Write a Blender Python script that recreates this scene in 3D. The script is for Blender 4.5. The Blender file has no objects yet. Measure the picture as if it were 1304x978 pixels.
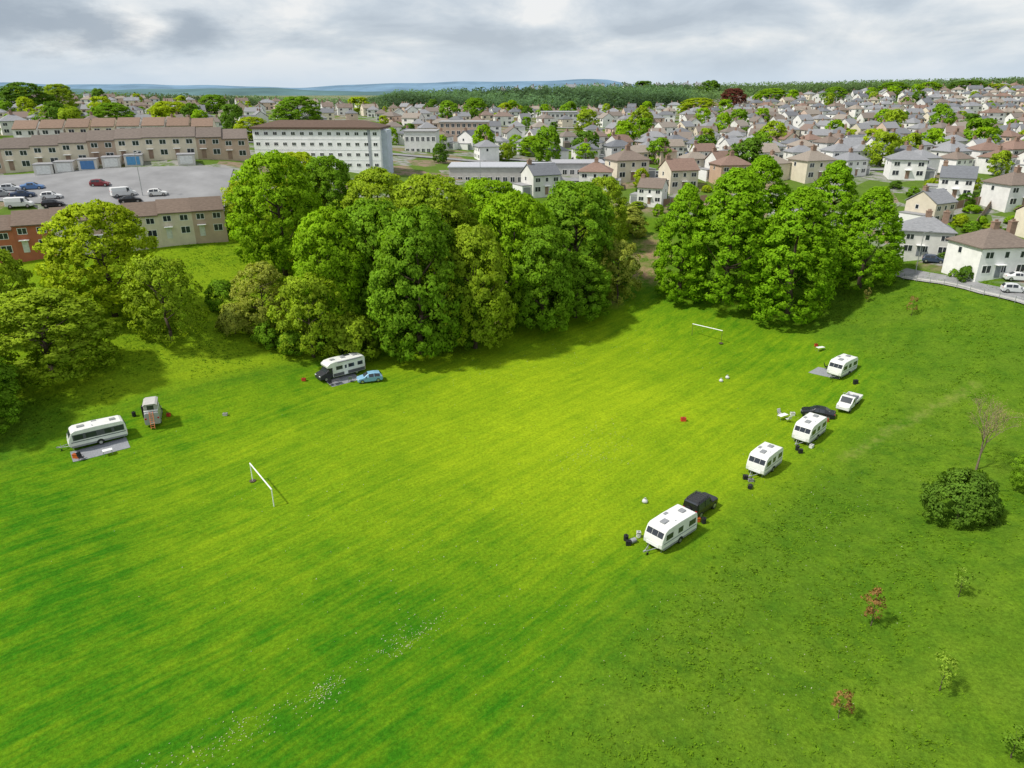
import bpy, bmesh, math, random
import numpy as np
from mathutils import Vector, Matrix
random.seed(7); rng=np.random.default_rng(7)
S=bpy.context.scene; C=S.collection
S.view_settings.view_transform='Standard'; S.view_settings.look='None'; S.view_settings.exposure=0
PI=math.pi; R=math.radians; U=random.uniform
CAMZ=42.; TH=R(22.45); FP=905.; cT,sT=math.cos(TH),math.sin(TH)
# ------------------------------------------------------------------ camera / terrain
def ray(u,v):
    a=(u-652)/FP; b=(489-v)/FP
    return a,cT+b*sT,-sT+b*cT
def P(u,v,Y):
    a,yc,zc=ray(u,v); t=Y/yc
    return (a*t,Y,CAMZ+zc*t)
flat=[(0,5),(-60,5),(60,5),(-30,30),(0,45),(20,55),(-50,60),(-20,80),(10,80),(25,72),(35,88),(-55,80),(-30,98),(0,105),(30,105),(10,120),(40,116),(-10,114),(44,97),(22,128),(-75,60),(-42,88),(-62,70)]
ctrl=[(x,y,0) for x,y in flat]
for q in [(200,440,104),(250,420,111),(60,430,103),(300,400,118),(0,330,130),(290,305,145),(150,318,137),(-150,345,122),(100,258,150),(250,245,160),(0,262,145),(0,222,172),(320,212,182),(-150,240,150),(-150,180,220),
  (420,215,200),(420,400,124),(560,380,134),(680,360,142),(600,240,195),(825,347,150),(825,290,175),(690,243,200),(820,240,200),(900,384,135),(1020,404,128),(1130,365,130),
  (1230,360,122),(1300,382,112),(1250,346,128),(1180,440,105),(1300,460,96),(1300,560,77),(1300,700,54.5),(1300,900,37.6),(1180,560,79),(1500,500,84),(1500,700,54),(1500,350,125),(1160,800,46.6),(1100,640,67),
  (1300,250,170),(1000,236,190),(1500,230,180),(1300,200,240),(1000,192,280),(1500,180,260),(700,196,280),(520,190,260),(200,172,270),(0,158,330),(200,152,400),(400,142,500),(650,154,450),(1000,153,430),(1300,158,380),(1500,150,400),
  (1300,115,650),(1150,120,640),(1000,126,680),(1500,108,650),(860,138,640),(700,144,640),(700,119,950),(560,124,950),(400,128,900),(0,126,650),(0,124,950),(-200,125,700),(1000,114,950),(1300,110,950),(1600,110,900),(850,116,950)]:
    ctrl.append(P(*q))
ctrl=np.array(ctrl,float)
def warp(x,y):
    yy=np.clip(y,0,1000)+60.
    return np.stack([np.clip(x/(np.maximum(y,0)+60.),-1.3,1.3)*1.3,np.log(yy)],-1)
def kern(d): return d*d*np.log(d+1e-9)
_p=warp(ctrl[:,0],ctrl[:,1]); _n=len(_p)
_K=kern(np.linalg.norm(_p[:,None]-_p[None],axis=-1))+np.eye(_n)*2e-3
_Q=np.c_[np.ones(_n),_p]
_A=np.block([[_K,_Q],[_Q.T,np.zeros((3,3))]])
_w=np.linalg.solve(_A,np.r_[ctrl[:,2],0,0,0])
def H(x,y):
    x=np.asarray(x,float); y=np.asarray(y,float); p=warp(x,y).reshape(-1,2); out=np.zeros(len(p))
    for i in range(0,len(p),20000):
        q=p[i:i+20000]
        out[i:i+20000]=kern(np.linalg.norm(q[:,None]-_p[None],axis=-1))@_w[:_n]+_w[_n]+q@_w[_n+1:]
    out=out.reshape(x.shape); s=np.clip((y-950)/700,0,1); s=s*s*(3-2*s)
    return out*(1-s)+22*s
def Hs(x,y): return float(H(np.array([x]),np.array([y]))[0])
_ts=np.concatenate([np.linspace(30,420,1800),np.geomspace(421,1400,500)])
def at(u,v):
    a,yc,zc=ray(u,v); x=a*_ts; y=yc*_ts; d=CAMZ+zc*_ts-H(x,y)
    k=np.argmax(d<0) if (d<0).any() else len(_ts)-1
    k=max(k,1); f=d[k-1]/(d[k-1]-d[k]+1e-9); t=_ts[k-1]+f*(_ts[k]-_ts[k-1])
    return Vector((a*t,yc*t,Hs(a*t,yc*t)))
cam=bpy.data.cameras.new('camera'); co=bpy.data.objects.new('camera',cam); C.objects.link(co); S.camera=co
co.location=(0,0,CAMZ); co.rotation_euler=(PI/2-TH,0,0); cam.sensor_width=36; cam.lens=36*FP/1304; cam.clip_end=30000; cam.clip_start=.5
# ------------------------------------------------------------------ materials
def newmat(name):
    m=bpy.data.materials.new(name); m.use_nodes=True; return m,m.node_tree.nodes,m.node_tree.links
def noise(n,l,vec,sc,det=4,rough=.6,dist=0):
    z=n.new('ShaderNodeTexNoise'); z.inputs['Scale'].default_value=sc; z.inputs['Detail'].default_value=det; z.inputs['Roughness'].default_value=rough; z.inputs['Distortion'].default_value=dist
    l.new(vec,z.inputs['Vector']); return z.outputs['Fac']
def mrange(n,l,s,a,b,c,d):
    r=n.new('ShaderNodeMapRange'); l.new(s,r.inputs[0])
    for i,x in enumerate((a,b,c,d)): r.inputs[i+1].default_value=x
    return r.outputs[0]
def mixc(n,l,f,a,b,bt='MIX'):
    x=n.new('ShaderNodeMix'); x.data_type='RGBA'; x.blend_type=bt
    for s,i in ((f,0),(a,6),(b,7)):
        if hasattr(s,'is_output'): l.new(s,x.inputs[i])
        elif i==0: x.inputs[0].default_value=s
        else: x.inputs[i].default_value=(*s,1)
    return x.outputs[2]
def math_(n,l,op,p,q):
    k=n.new('ShaderNodeMath'); k.operation=op
    for s,i in ((p,0),(q,1)):
        if hasattr(s,'is_output'): l.new(s,k.inputs[i])
        else: k.inputs[i].default_value=s
    return k.outputs[0]
def mat(name,c=(.5,.5,.5),rough=.7,var=.15,sc=2.,metal=0,oc=False,bump=0,spec=.3,stretch=None):
    m,n,l=newmat(name); b=n['Principled BSDF']; tc=n.new('ShaderNodeTexCoord'); v=tc.outputs['Object']
    if stretch:
        mp=n.new('ShaderNodeMapping'); mp.inputs['Scale'].default_value=stretch; l.new(v,mp.inputs[0]); v=mp.outputs[0]
    f=noise(n,l,v,sc,5); s=mrange(n,l,f,.3,.7,1-var,1+var)
    vm=n.new('ShaderNodeVectorMath'); vm.operation='SCALE'; l.new(s,vm.inputs['Scale'])
    if oc:
        oi=n.new('ShaderNodeObjectInfo'); l.new(oi.outputs['Color'],vm.inputs[0])
    else: vm.inputs[0].default_value=c
    l.new(vm.outputs[0],b.inputs['Base Color']); b.inputs['Roughness'].default_value=rough; b.inputs['Metallic'].default_value=metal; b.inputs['Specular IOR Level'].default_value=spec
    if bump:
        bp=n.new('ShaderNodeBump'); bp.inputs['Strength'].default_value=bump; bp.inputs['Distance'].default_value=.05; l.new(f,bp.inputs['Height']); l.new(bp.outputs[0],b.inputs['Normal'])
    return m
MT=dict(wall=mat('render_wall',rough=.9,var=.1,sc=.7,oc=True),roof=mat('roof_tile',rough=.85,var=.22,sc=1.6,oc=True,bump=.4,stretch=(1,3,3)),
 white=mat('white_paint',(.8,.8,.79),.45,.04,1.5),glass=mat('window_glass',(.03,.036,.045),.12,.3,.6,spec=.6),door=mat('door_paint',rough=.5,oc=True),
 brick=mat('chimney_brick',(.3,.2,.15),.9,.2,3),paint=mat('car_paint',rough=.25,var=.03,oc=True,spec=.5),gel=mat('caravan_shell',(.72,.72,.70),.3,.09,1.2,spec=.5),
 grey=mat('grey_plastic',(.25,.26,.27),.5,.1),dark=mat('black_plastic',(.02,.02,.022),.5,.2),tyre=mat('tyre_rubber',(.02,.02,.02),.85,.2),rim=mat('alloy_rim',(.5,.5,.52),.3,.1,metal=.8),
 lens=mat('lamp_lens',(.75,.77,.8),.15,.05),red=mat('red_lens',(.45,.02,.02),.25,.1),steel=mat('galvanised_steel',(.42,.43,.44),.45,.15,metal=.6),asphalt=mat('asphalt',(.24,.24,.245),.9,.2,.5,bump=.2),
 carpark=mat('car_park_surface',(.24,.24,.245),.9,.2,.15,bump=.2),bark=mat('bark',(.085,.062,.045),.9,.3,4,bump=.5),twig=mat('grey_twigs',(.20,.155,.11),.9,.3,4),matg=mat('woven_groundsheet',(.24,.25,.27),.9,.2,6),
 any=mat('painted_goods',rough=.5,var=.08,oc=True),canvas=mat('tent_canvas',(.40,.385,.36),.9,.15,4),wood=mat('weathered_wood',(.25,.17,.11),.85,.25,3,stretch=(1,1,8)),concrete=mat('concrete',(.4,.39,.37),.9,.15,1),flatroof=mat('felt_roof',(.28,.28,.29),.9,.2,1))
def leafmat(name):
    m,n,l=newmat(name); oi=n.new('ShaderNodeObjectInfo'); at_=n.new('ShaderNodeAttribute'); at_.attribute_name='tint'
    vm=n.new('ShaderNodeVectorMath'); vm.operation='SCALE'; l.new(oi.outputs['Color'],vm.inputs[0]); l.new(at_.outputs['Fac'],vm.inputs['Scale'])
    tc=n.new('ShaderNodeTexCoord'); f=noise(n,l,tc.outputs['Object'],.35,3); c=mixc(n,l,mrange(n,l,f,.35,.65,0,.7),vm.outputs[0],(1.16,1.08,.8),'MULTIPLY')
    b=n['Principled BSDF']; l.new(c,b.inputs['Base Color']); b.inputs['Roughness'].default_value=.7; b.inputs['Specular IOR Level'].default_value=.06
    t=n.new('ShaderNodeBsdfTranslucent'); c2=mixc(n,l,1.,c,(1.2,1.25,.5),'MULTIPLY'); l.new(c2,t.inputs[0])
    ms=n.new('ShaderNodeMixShader'); ms.inputs[0].default_value=.38; l.new(b.outputs[0],ms.inputs[1]); l.new(t.outputs[0],ms.inputs[2]); l.new(ms.outputs[0],n['Material Output'].inputs[0]); return m
MT['leaf']=leafmat('foliage')
# ------------------------------------------------------------------ object helpers
KIDS={}
def link(o,parent=None):
    C.objects.link(o)
    if parent: o.parent=parent; KIDS.setdefault(parent.name,[]).append(o)
    return o
def tag(o,label=None,cat=None,group=None,kind=None):
    for k,v in (('label',label),('category',cat),('group',group),('kind',kind)):
        if v: o[k]=v
    return o
def empty(name,loc,rz=0,label=None,cat=None,group=None):
    o=bpy.data.objects.new(name,None); o.location=loc; o.rotation_euler=(0,0,rz); o.empty_display_size=.3
    link(o); return tag(o,label,cat,group)
def inst(name,me,parent=None,loc=(0,0,0),rz=0,col=None):
    o=bpy.data.objects.new(name,me); o.location=loc; o.rotation_euler=(0,0,rz)
    if col: o.color=(*col,1)
    return link(o,parent)
def copy_tree(o,parent=None,cols={}):
    c=o.copy(); link(c,parent); b=o.name.split('.')[0]
    if b in cols: c.color=(*cols[b],1)
    for k in list(KIDS.get(o.name,[])): copy_tree(k,c,cols)
    return c
class MB:
    def __init__(s): s.v=[];s.f=[];s.m=[]
    def add(s,vs,fs,mi=0):
        o=len(s.v); s.v+=[tuple(v) for v in vs]; s.f+=[tuple(i+o for i in f) for f in fs]; s.m+=[mi]*len(fs); return s
    def box(s,x0,x1,y0,y1,z0,z1,mi=0):
        return s.add([(x,y,z) for z in (z0,z1) for y in (y0,y1) for x in (x0,x1)],[(0,2,3,1),(4,5,7,6),(0,1,5,4),(1,3,7,5),(3,2,6,7),(2,0,4,6)],mi)
    def tube(s,p,q,r,r2=None,n=8,mi=0):
        p,q=Vector(p),Vector(q); r2=r if r2 is None else r2; d=(q-p).normalized(); a=d.orthogonal().normalized(); b=d.cross(a)
        vs=[p+(a*math.cos(2*PI*i/n)+b*math.sin(2*PI*i/n))*r for i in range(n)]+[q+(a*math.cos(2*PI*i/n)+b*math.sin(2*PI*i/n))*r2 for i in range(n)]
        return s.add(vs,[(i,(i+1)%n,n+(i+1)%n,n+i) for i in range(n)]+[tuple(range(n-1,-1,-1)),tuple(range(n,2*n))],mi)
    def prism(s,poly,y0,y1,mi=0):       # poly in x,z
        n=len(poly); return s.add([(x,y0,z) for x,z in poly]+[(x,y1,z) for x,z in poly],[(i,n+i,n+(i+1)%n,(i+1)%n) for i in range(n)]+[tuple(range(n)),tuple(range(2*n-1,n-1,-1))],mi)
    def prismx(s,poly,x0,x1,mi=0):      # poly in y,z
        n=len(poly); return s.add([(x0,y,z) for y,z in poly]+[(x1,y,z) for y,z in poly],[(i,(i+1)%n,n+(i+1)%n,n+i) for i in range(n)]+[tuple(range(n-1,-1,-1)),tuple(range(n,2*n))],mi)
    def mesh(s,name,mats,bevel=0,smooth=False,seg=2):
        me=bpy.data.meshes.new(name); me.from_pydata(s.v,[],s.f)
        for m in (mats if isinstance(mats,(list,tuple)) else [mats]): me.materials.append(MT[m])
        me.polygons.foreach_set('material_index',s.m)
        bm=bmesh.new(); bm.from_mesh(me); bmesh.ops.recalc_face_normals(bm,faces=bm.faces)
        if bevel:
            e=[e for e in bm.edges if len(e.link_faces)==2 and e.calc_face_angle(0)>.5]
            bmesh.ops.bevel(bm,geom=e,offset=bevel,segments=seg,affect='EDGES',profile=.5)
        bm.to_mesh(me); bm.free()
        if smooth: me.polygons.foreach_set('use_smooth',[True]*len(me.polygons))
        return me
    def build(s,name,mats,parent=None,bevel=0,smooth=False,col=None,loc=(0,0,0),rz=0): return inst(name,s.mesh(name,mats,bevel,smooth),parent,loc,rz,col)
def quads_mesh(name,V,tint,m,nor=None):
    n=len(V); me=bpy.data.meshes.new(name); me.vertices.add(n*4); me.vertices.foreach_set('co',V.reshape(-1).astype('f4'))
    me.loops.add(n*4); me.loops.foreach_set('vertex_index',np.arange(n*4,dtype='i4')); me.polygons.add(n); me.polygons.foreach_set('loop_start',np.arange(0,n*4,4,dtype='i4'))
    me.update(calc_edges=True); a=me.attributes.new('tint','FLOAT','POINT'); a.data.foreach_set('value',np.repeat(tint,4).astype('f4')); me.materials.append(MT[m])
    if nor is not None:
        me.polygons.foreach_set('use_smooth',[True]*n); me.normals_split_custom_set_from_vertices(np.repeat(nor,4,0).tolist())
    return me
def nrm(a): return a/(np.linalg.norm(a,axis=-1,keepdims=True)+1e-9)
def leafquads(p,n,s):
    t=nrm(np.cross(n,rng.normal(size=p.shape))); b=np.cross(n,t); s=s[:,None]
    return np.stack([p-t*s,p-b*s*.6+n*s*.12,p+t*s,p+b*s*.6+n*s*.12],1)
def grid_mesh(name,X,Y,dz,m):
    nx,ny=X.shape; Z=H(X,Y)+dz; V=np.stack([X,Y,Z],-1).reshape(-1,3)
    f=[(i*ny+j,(i+1)*ny+j,(i+1)*ny+j+1,i*ny+j+1) for i in range(nx-1) for j in range(ny-1)]
    me=bpy.data.meshes.new(name); me.from_pydata(V.tolist(),[],f); me.materials.append(MT[m]); me.update()
    if sum(p.normal.z for p in me.polygons)<0: me.flip_normals()
    return me
def strip(name,pts,w,m,dz=.12,step=2.5):
    pts=[Vector((p[0],p[1])) for p in pts]; out=[]
    for a,b in zip(pts,pts[1:]):
        k=max(1,int((b-a).length/step)); out+=[a.lerp(b,i/k) for i in range(k)]
    out.append(pts[-1]); X=[];Y=[]
    for i,p in enumerate(out):
        d=(out[min(i+1,len(out)-1)]-out[max(i-1,0)]).normalized(); nn=Vector((-d.y,d.x))
        X.append([p.x+nn.x*w*k for k in (-.5,-.25,0,.25,.5)]); Y.append([p.y+nn.y*w*k for k in (-.5,-.25,0,.25,.5)])
    return inst(name,grid_mesh(name,np.array(X),np.array(Y),dz,m))
# ------------------------------------------------------------------ ground
fpix=[(-60,640),(0,600),(80,556),(180,512),(300,483),(400,462),(470,447),(560,425),(640,408),(740,385),(800,372),(860,372),(930,397),(1010,422),(1060,440),(1112,480),(1085,535),(1010,592),(930,642),(860,706),(760,800),(650,978)]
poly=np.array([(-80,5)]+[tuple(at(*p)[:2]) for p in fpix]+[(0,5)])
def segd(x,y,pg):
    d=np.full(x.shape,1e9)
    for (x0,y0),(x1,y1) in zip(pg,pg[1:]):
        t=np.clip(((x-x0)*(x1-x0)+(y-y0)*(y1-y0))/((x1-x0)**2+(y1-y0)**2),0,1); d=np.minimum(d,np.hypot(x-x0-t*(x1-x0),y-y0-t*(y1-y0)))
    return d
def polydist(x,y,pg):
    ins=np.zeros(x.shape,bool)
    for (x0,y0),(x1,y1) in zip(pg,np.roll(pg,-1,0)):
        c=((y0>y)!=(y1>y))&(x<(x1-x0)*(y-y0)/(y1-y0+1e-12)+x0); ins^=c
    d=segd(x,y,list(pg)+[pg[0]]); return np.where(ins,-d,d)
UA=[-1.5,-.72,-.40,-.33,0,.12,.2,.30,.52,.62,.8,1.5]; UY=[127,131,146,165,190,190,180,175,150,131,112,105]
def urbanf(x,y): return np.clip((y-np.interp(x/np.maximum(y,1)*1.04,UA,UY))/4,0,1)
def roughf(x,y): return np.clip(polydist(x,y,poly)/9+.35,0,1)
track=[tuple(at(*p)[:2]) for p in [(1075,583),(1105,568),(1130,548),(1165,534),(1190,517),(1222,503),(1245,488)]]
def ground():
    rr=np.concatenate([[.5],np.linspace(8,30,8)[:-1],np.geomspace(30,320,170)[:-1],np.geomspace(320,14000,95)])
    aa=np.concatenate([np.linspace(-180,-60,25)[:-1],np.linspace(-60,60,290),np.linspace(60,180,25)[1:-1]])*PI/180
    A,RR=np.meshgrid(aa,rr,indexing='ij'); X=RR*np.sin(A); Y=RR*np.cos(A); Z=H(X,Y); na,nr=X.shape
    V=np.stack([X,Y,Z],-1).reshape(-1,3)
    i,j=np.meshgrid(np.arange(na),np.arange(nr-1),indexing='ij'); i2=(i+1)%na
    F=np.stack([i*nr+j,i*nr+j+1,i2*nr+j+1,i2*nr+j],-1).reshape(-1,4)[:,::-1]
    me=bpy.data.meshes.new('ground'); me.vertices.add(len(V)); me.vertices.foreach_set('co',V.reshape(-1).astype('f4')); me.loops.add(F.size); me.loops.foreach_set('vertex_index',F.reshape(-1).astype('i4'))
    me.polygons.add(len(F)); me.polygons.foreach_set('loop_start',np.arange(0,F.size,4,dtype='i4')); me.update(calc_edges=True)
    me.polygons.foreach_set('use_smooth',[True]*len(F))
    if me.polygons[5000].normal.z<0: me.flip_normals()
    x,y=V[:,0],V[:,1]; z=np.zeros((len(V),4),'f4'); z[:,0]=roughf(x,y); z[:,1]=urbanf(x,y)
    tr=np.clip(1.2-segd(x,y,track)/.75,0,1); z[:,0]*=1-.5*tr
    bank=np.clip((-12-x)/10,0,1)*np.clip((y-84)/6,0,1)*np.clip(polydist(x,y,poly)/3,0,1); z[:,0]*=1-.65*bank
    c=1.08*np.exp(-(((x-8)/30)**2+((y-92)/34)**2))-.62*np.clip((66-y)/30,0,1)-.3*np.clip((np.abs(x)-30)/40,0,1)+1.0*bank; z[:,2]=np.maximum(c,tr*.7-.3); z[:,3]=tr*.28  # foreground and side terms paint vignette-like darkening into the grass colour
    for (u,v,r,k) in [(826,325,4.5,1),(822,348,4.5,1),(830,308,4,.8),(612,409,3.2,1),(590,413,2.5,1),(640,404,2.5,1),(560,422,3,.8),(770,380,3,.7)]:
        p=at(u,v); z[:,3]=np.maximum(z[:,3],np.clip(1.4-np.hypot(x-p.x,y-p.y)/r,0,1)*k)
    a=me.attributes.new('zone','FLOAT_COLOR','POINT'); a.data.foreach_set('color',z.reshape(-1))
    m,n,l=newmat('ground_cover'); b=n['Principled BSDF']; tc=n.new('ShaderNodeTexCoord'); o=tc.outputs['Object']; za=n.new('ShaderNodeAttribute'); za.attribute_name='zone'
    sp=n.new('ShaderNodeSeparateColor'); l.new(za.outputs['Color'],sp.inputs[0]); m2=lambda op,p,q: math_(n,l,op,p,q)
    def streak(rot,sx,sy,di):
        mp=n.new('ShaderNodeMapping'); mp.vector_type='TEXTURE'; mp.inputs['Rotation'].default_value=(0,0,R(rot)); mp.inputs['Scale'].default_value=(sx,sy,1); l.new(o,mp.inputs[0]); return noise(n,l,mp.outputs[0],1.,5,.62,di)
    st=streak(50,26,1.0,.4); st2=streak(38,30,.5,.3); big=noise(n,l,o,.045,4); mid=noise(n,l,o,.45,5,.65); fine=noise(n,l,o,3.2,4,.7); ff=noise(n,l,o,11,2,.6); med=noise(n,l,o,.14,4,.6)
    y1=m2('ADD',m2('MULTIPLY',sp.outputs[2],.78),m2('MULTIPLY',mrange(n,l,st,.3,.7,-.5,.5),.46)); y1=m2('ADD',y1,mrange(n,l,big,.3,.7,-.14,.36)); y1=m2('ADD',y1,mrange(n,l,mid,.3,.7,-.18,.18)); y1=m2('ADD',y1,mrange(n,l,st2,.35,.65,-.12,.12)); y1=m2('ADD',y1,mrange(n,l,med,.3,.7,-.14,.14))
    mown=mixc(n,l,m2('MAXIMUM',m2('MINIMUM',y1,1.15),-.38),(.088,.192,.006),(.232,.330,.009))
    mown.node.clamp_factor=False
    rg=mixc(n,l,mrange(n,l,mid,.32,.7,0,1),(.050,.122,.008),(.115,.205,.011)); rg=mixc(n,l,mrange(n,l,med,.42,.7,0,.6),rg,(.125,.20,.016)); rg=mixc(n,l,mrange(n,l,big,.42,.62,0,.5),rg,(.058,.135,.008))
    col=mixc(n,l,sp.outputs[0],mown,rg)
    fm=m2('MULTIPLY',mrange(n,l,fine,.3,.7,.72,1.28),mrange(n,l,ff,.3,.7,.82,1.18)); vm=n.new('ShaderNodeVectorMath'); vm.operation='SCALE'; l.new(col,vm.inputs[0]); l.new(fm,vm.inputs['Scale'])
    dirt=mixc(n,l,fine,(.17,.11,.065),(.38,.26,.165)); dm=m2('MULTIPLY',za.outputs['Alpha'],mrange(n,l,mid,.38,.56,0,1)); col=mixc(n,l,dm,vm.outputs[0],dirt)
    vo=n.new('ShaderNodeTexVoronoi'); vo.inputs['Scale'].default_value=.13; l.new(o,vo.inputs['Vector'])
    sh=n.new('ShaderNodeSeparateColor'); l.new(vo.outputs['Color'],sh.inputs[0]); ur=mixc(n,l,mrange(n,l,sh.outputs[0],.5,.55,0,1),(.10,.165,.025),(.27,.265,.25)); ur=mixc(n,l,mrange(n,l,sh.outputs[1],.75,.8,0,1),ur,(.24,.18,.13))
    ur=mixc(n,l,mrange(n,l,mid,.45,.6,0,.8),ur,(.085,.14,.025)); col=mixc(n,l,sp.outputs[1],col,ur)
    l.new(col,b.inputs['Base Color']); b.inputs['Roughness'].default_value=.95; b.inputs['Specular IOR Level'].default_value=.03
    hgt=m2('ADD',m2('MULTIPLY',fine,.5),m2('MULTIPLY',m2('MULTIPLY',mid,sp.outputs[0]),2.4)); bp=n.new('ShaderNodeBump'); bp.inputs['Strength'].default_value=.7; bp.inputs['Distance'].default_value=.3; l.new(hgt,bp.inputs['Height']); l.new(bp.outputs[0],b.inputs['Normal'])
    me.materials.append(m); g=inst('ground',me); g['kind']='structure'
ground()
# ------------------------------------------------------------------ foliage
PROF={'round':lambda h:np.sqrt(np.clip(1-((h-.36)/.66)**2,0,1)),'lime':lambda h:np.clip(np.sin(PI*np.clip(h*.74+.25,0,1)**.9),0,1)**.75,'shrub':lambda h:np.sqrt(np.clip(1-(h*.97)**2,0,1)),'loose':lambda h:np.sqrt(np.clip(1-((h-.42)/.64)**2,0,1))}
def crown_mesh(kind,seed,nb,N,Hh,W,z0,br,ls,fl=.35,jit_=.5):
    g=np.random.default_rng(seed); h=g.random(nb)**.95; an=g.random(nb)*2*PI; f=np.sqrt(g.uniform(fl,1,nb)); ph=g.random(4)*6.3; q=.5 if kind=='lime' else 1.
    lob=1+q*(.10*np.sin(2*an+ph[0])+.09*np.sin(3*an+ph[1]+h*4)+.07*np.sin(5*an+ph[2]-h*6)); rr=PROF[kind](h)*(W/2-br*.7)*f*lob
    c=np.stack([rr*np.cos(an),rr*np.sin(an),z0+br*.6+h*(Hh-z0-br*1.4)],-1); od=nrm(np.stack([np.cos(an)*f,np.sin(an)*f,(h-.35)*1.4],-1))
    r=br*g.uniform(.6,1.25,nb); k=g.integers(0,nb,N); n=nrm(g.normal(size=(N,3))+od[k]*.9+np.array([0,0,.4])); p=c[k]+n*(r[k]*g.uniform(.6,1.14,N))[:,None]*np.array([1,1,.8])
    p[:,2]=np.maximum(p[:,2],.15); tint=(g.uniform(.86,1.14,nb)[k])*g.uniform(.75,1.25,N); ln=nrm(n+g.normal(size=(N,3))*jit_)
    return quads_mesh('crown',leafquads(p,ln,ls*g.uniform(.6,1.35,N)),tint,'leaf',nrm(n*.4+od[k]*.75+ln*.35+np.array([0,0,.25])))
CR={'round':[crown_mesh('round',s,400,29000,18,14,.7,.98,.235) for s in (1,2,3)],'lime':[crown_mesh('lime',s,520,31000,24,14,.5,.85,.245,.45) for s in (4,5)],
 'loose':[crown_mesh('loose',s,190,12000,14,12,.7,.95,.22,.15) for s in (6,7)],'shrub':[crown_mesh('shrub',s,80,6500,5,6,.1,.7,.18) for s in (8,9)],'sap':[crown_mesh('loose',s,26,520,3,1.5,.6,.27,.08,.0,.6) for s in (10,11)],
 'far':[crown_mesh('round',s,60,2400,10,9,.3,1.15,.4) for s in (12,13,14)],'bush':[crown_mesh('shrub',15,170,15000,6,8,.1,.75,.16)]}
NOM={'round':(18,14),'lime':(24,14),'loose':(14,12),'shrub':(5,6),'sap':(3,1.5),'far':(10,9),'bush':(6,8)}
def trunk_mesh(Hh,r,W,nl,seed,top=.72):
    random.seed(seed); b=MB(); pts=[Vector((0,0,-.5))]
    for i in range(1,6): pts.append(Vector((U(-.02,.02)*Hh,U(-.02,.02)*Hh,Hh*top*i/5)))
    for i in range(5): b.tube(pts[i],pts[i+1],r*(1.15-i*.19),r*(1.15-(i+1)*.19),8)
    for k in range(nl):
        i=random.randint(1,4); p=pts[i].lerp(pts[i+1],U(.1,.9)); a=2*PI*k/nl+U(-.4,.4); q=p+Vector((math.cos(a)*W*.3,math.sin(a)*W*.3,Hh*U(.1,.22))); mid=p.lerp(q,.5)+Vector((0,0,-Hh*.02))
        b.tube(p,mid,r*.38,r*.26,6); b.tube(mid,q,r*.26,r*.08,6)
    random.seed(seed+99); return b.mesh('trunk','bark',smooth=True)
TR={k:trunk_mesh(NOM[k][0],{'round':.4,'lime':.45,'loose':.26,'shrub':.09,'sap':.03,'far':.2,'bush':.12}[k],NOM[k][1],{'round':9,'lime':10,'loose':10,'shrub':7,'sap':5,'far':5,'bush':7}[k],i,.72 if k not in('shrub','bush') else .5) for i,k in enumerate(NOM)}
_tc=[0]
def put_tree(p,h,w,kind,col,label,cat='tree',group=None,name=None):
    _tc[0]+=1; i=_tc[0]; hn,wn=NOM[kind]; t=empty(name or ('shrub' if kind=='shrub' else 'sapling' if kind=='sap' else 'tree'),p,(i*2.4)%6.28,label,cat,group); t.scale=(w/wn,w/wn,h/hn)
    inst('crown',CR[kind][i%len(CR[kind])],t,col=col); inst('trunk',TR[kind],t); return t
G1=(.235,.41,.014);G2=(.175,.33,.02);G3=(.28,.40,.026);G4=(.33,.38,.065);G5=(.11,.22,.022);GY=(.34,.45,.018)
def tree_top(u,vt,Y,wpx,kind,col,label,**k):
    x,y,z=P(u,vt,Y); g=Hs(x,Y); t=Y/ray(u,vt)[1]; put_tree((x,Y,g-.1),z-g,wpx/FP*t*1.06,kind,col,label,**k)
W='woodland on the bank'
for a in [(345,192,135,108,'round',G1,'tall bright green tree at left end of the wood, against the white flats'),(412,262,118,106,'round',G1,'bright green tree in front of the tall one at the wood left end'),
 (326,334,114,78,'loose',G4,'olive thin-leaved tree on the bank left of the wood'),(388,348,109,88,'loose',G3,'sparse olive tree at the wood edge above the motorhome'),(470,252,121,114,'round',G2,'mid green tree in the middle left of the wood'),
 (528,262,114,126,'round',G2,'broad dark green tree at the front centre of the wood'),(602,285,117,100,'round',G3,'grey olive feathery tree right of the broad dark front tree'),(548,220,136,120,'round',G3,'yellow green tree behind the broad dark front tree'),
 (478,213,146,100,'round',G3,'pale green treetop behind the wood right of the white flats'),(655,243,129,108,'round',G1,'green tree in the right centre of the wood with uneven top'),(735,228,141,118,'round',G2,'large round dark green tree at right end of the wood'),
 (620,226,147,104,'round',G1,'bright treetop at the back of the wood below the flat roofed school'),(692,285,125,92,'round',G2,'dark leafy tree at front right of the wood'),(736,322,131,78,'round',G2,'low green tree at the wood right end by the field'),
 (790,303,138,56,'loose',G4,'olive thin bush-like tree beside the brown earth path'),(770,224,163,66,'round',G3,'pale sparse tree behind the large round dark tree'),(412,196,152,74,'round',G2,'dark treetop just below the right end of the white flats'),
 (376,192,158,90,'round',GY,'yellow green treetop in front of the white flats'),(445,400,110,66,'shrub',G3,'round shrub at the wood foot right of the motorhome'),(575,350,117,70,'round',G2,'smaller green tree at the shaded wood edge'),(306,226,150,60,'loose',GY,'yellowish thin tree left of the tallest bright tree')]:
    tree_top(*a,group=W)
for a in [(115,256,112,128,'round',GY,'broad yellow green tree on the bank below the brick terrace'),(196,322,106,92,'loose',G3,'olive tree leaning beside the broad yellow green bank tree'),(38,368,94,150,'round',G3,'big olive tree at left edge above the silver white caravan'),
 (-14,315,104,80,'round',G3,'tree cut by the left edge below the terrace'),(-62,440,82,112,'round',G2,'dark tree cut by left edge beside the field')]:
    tree_top(*a,group='trees on the left bank')
LM=(.205,.395,.013)
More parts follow.
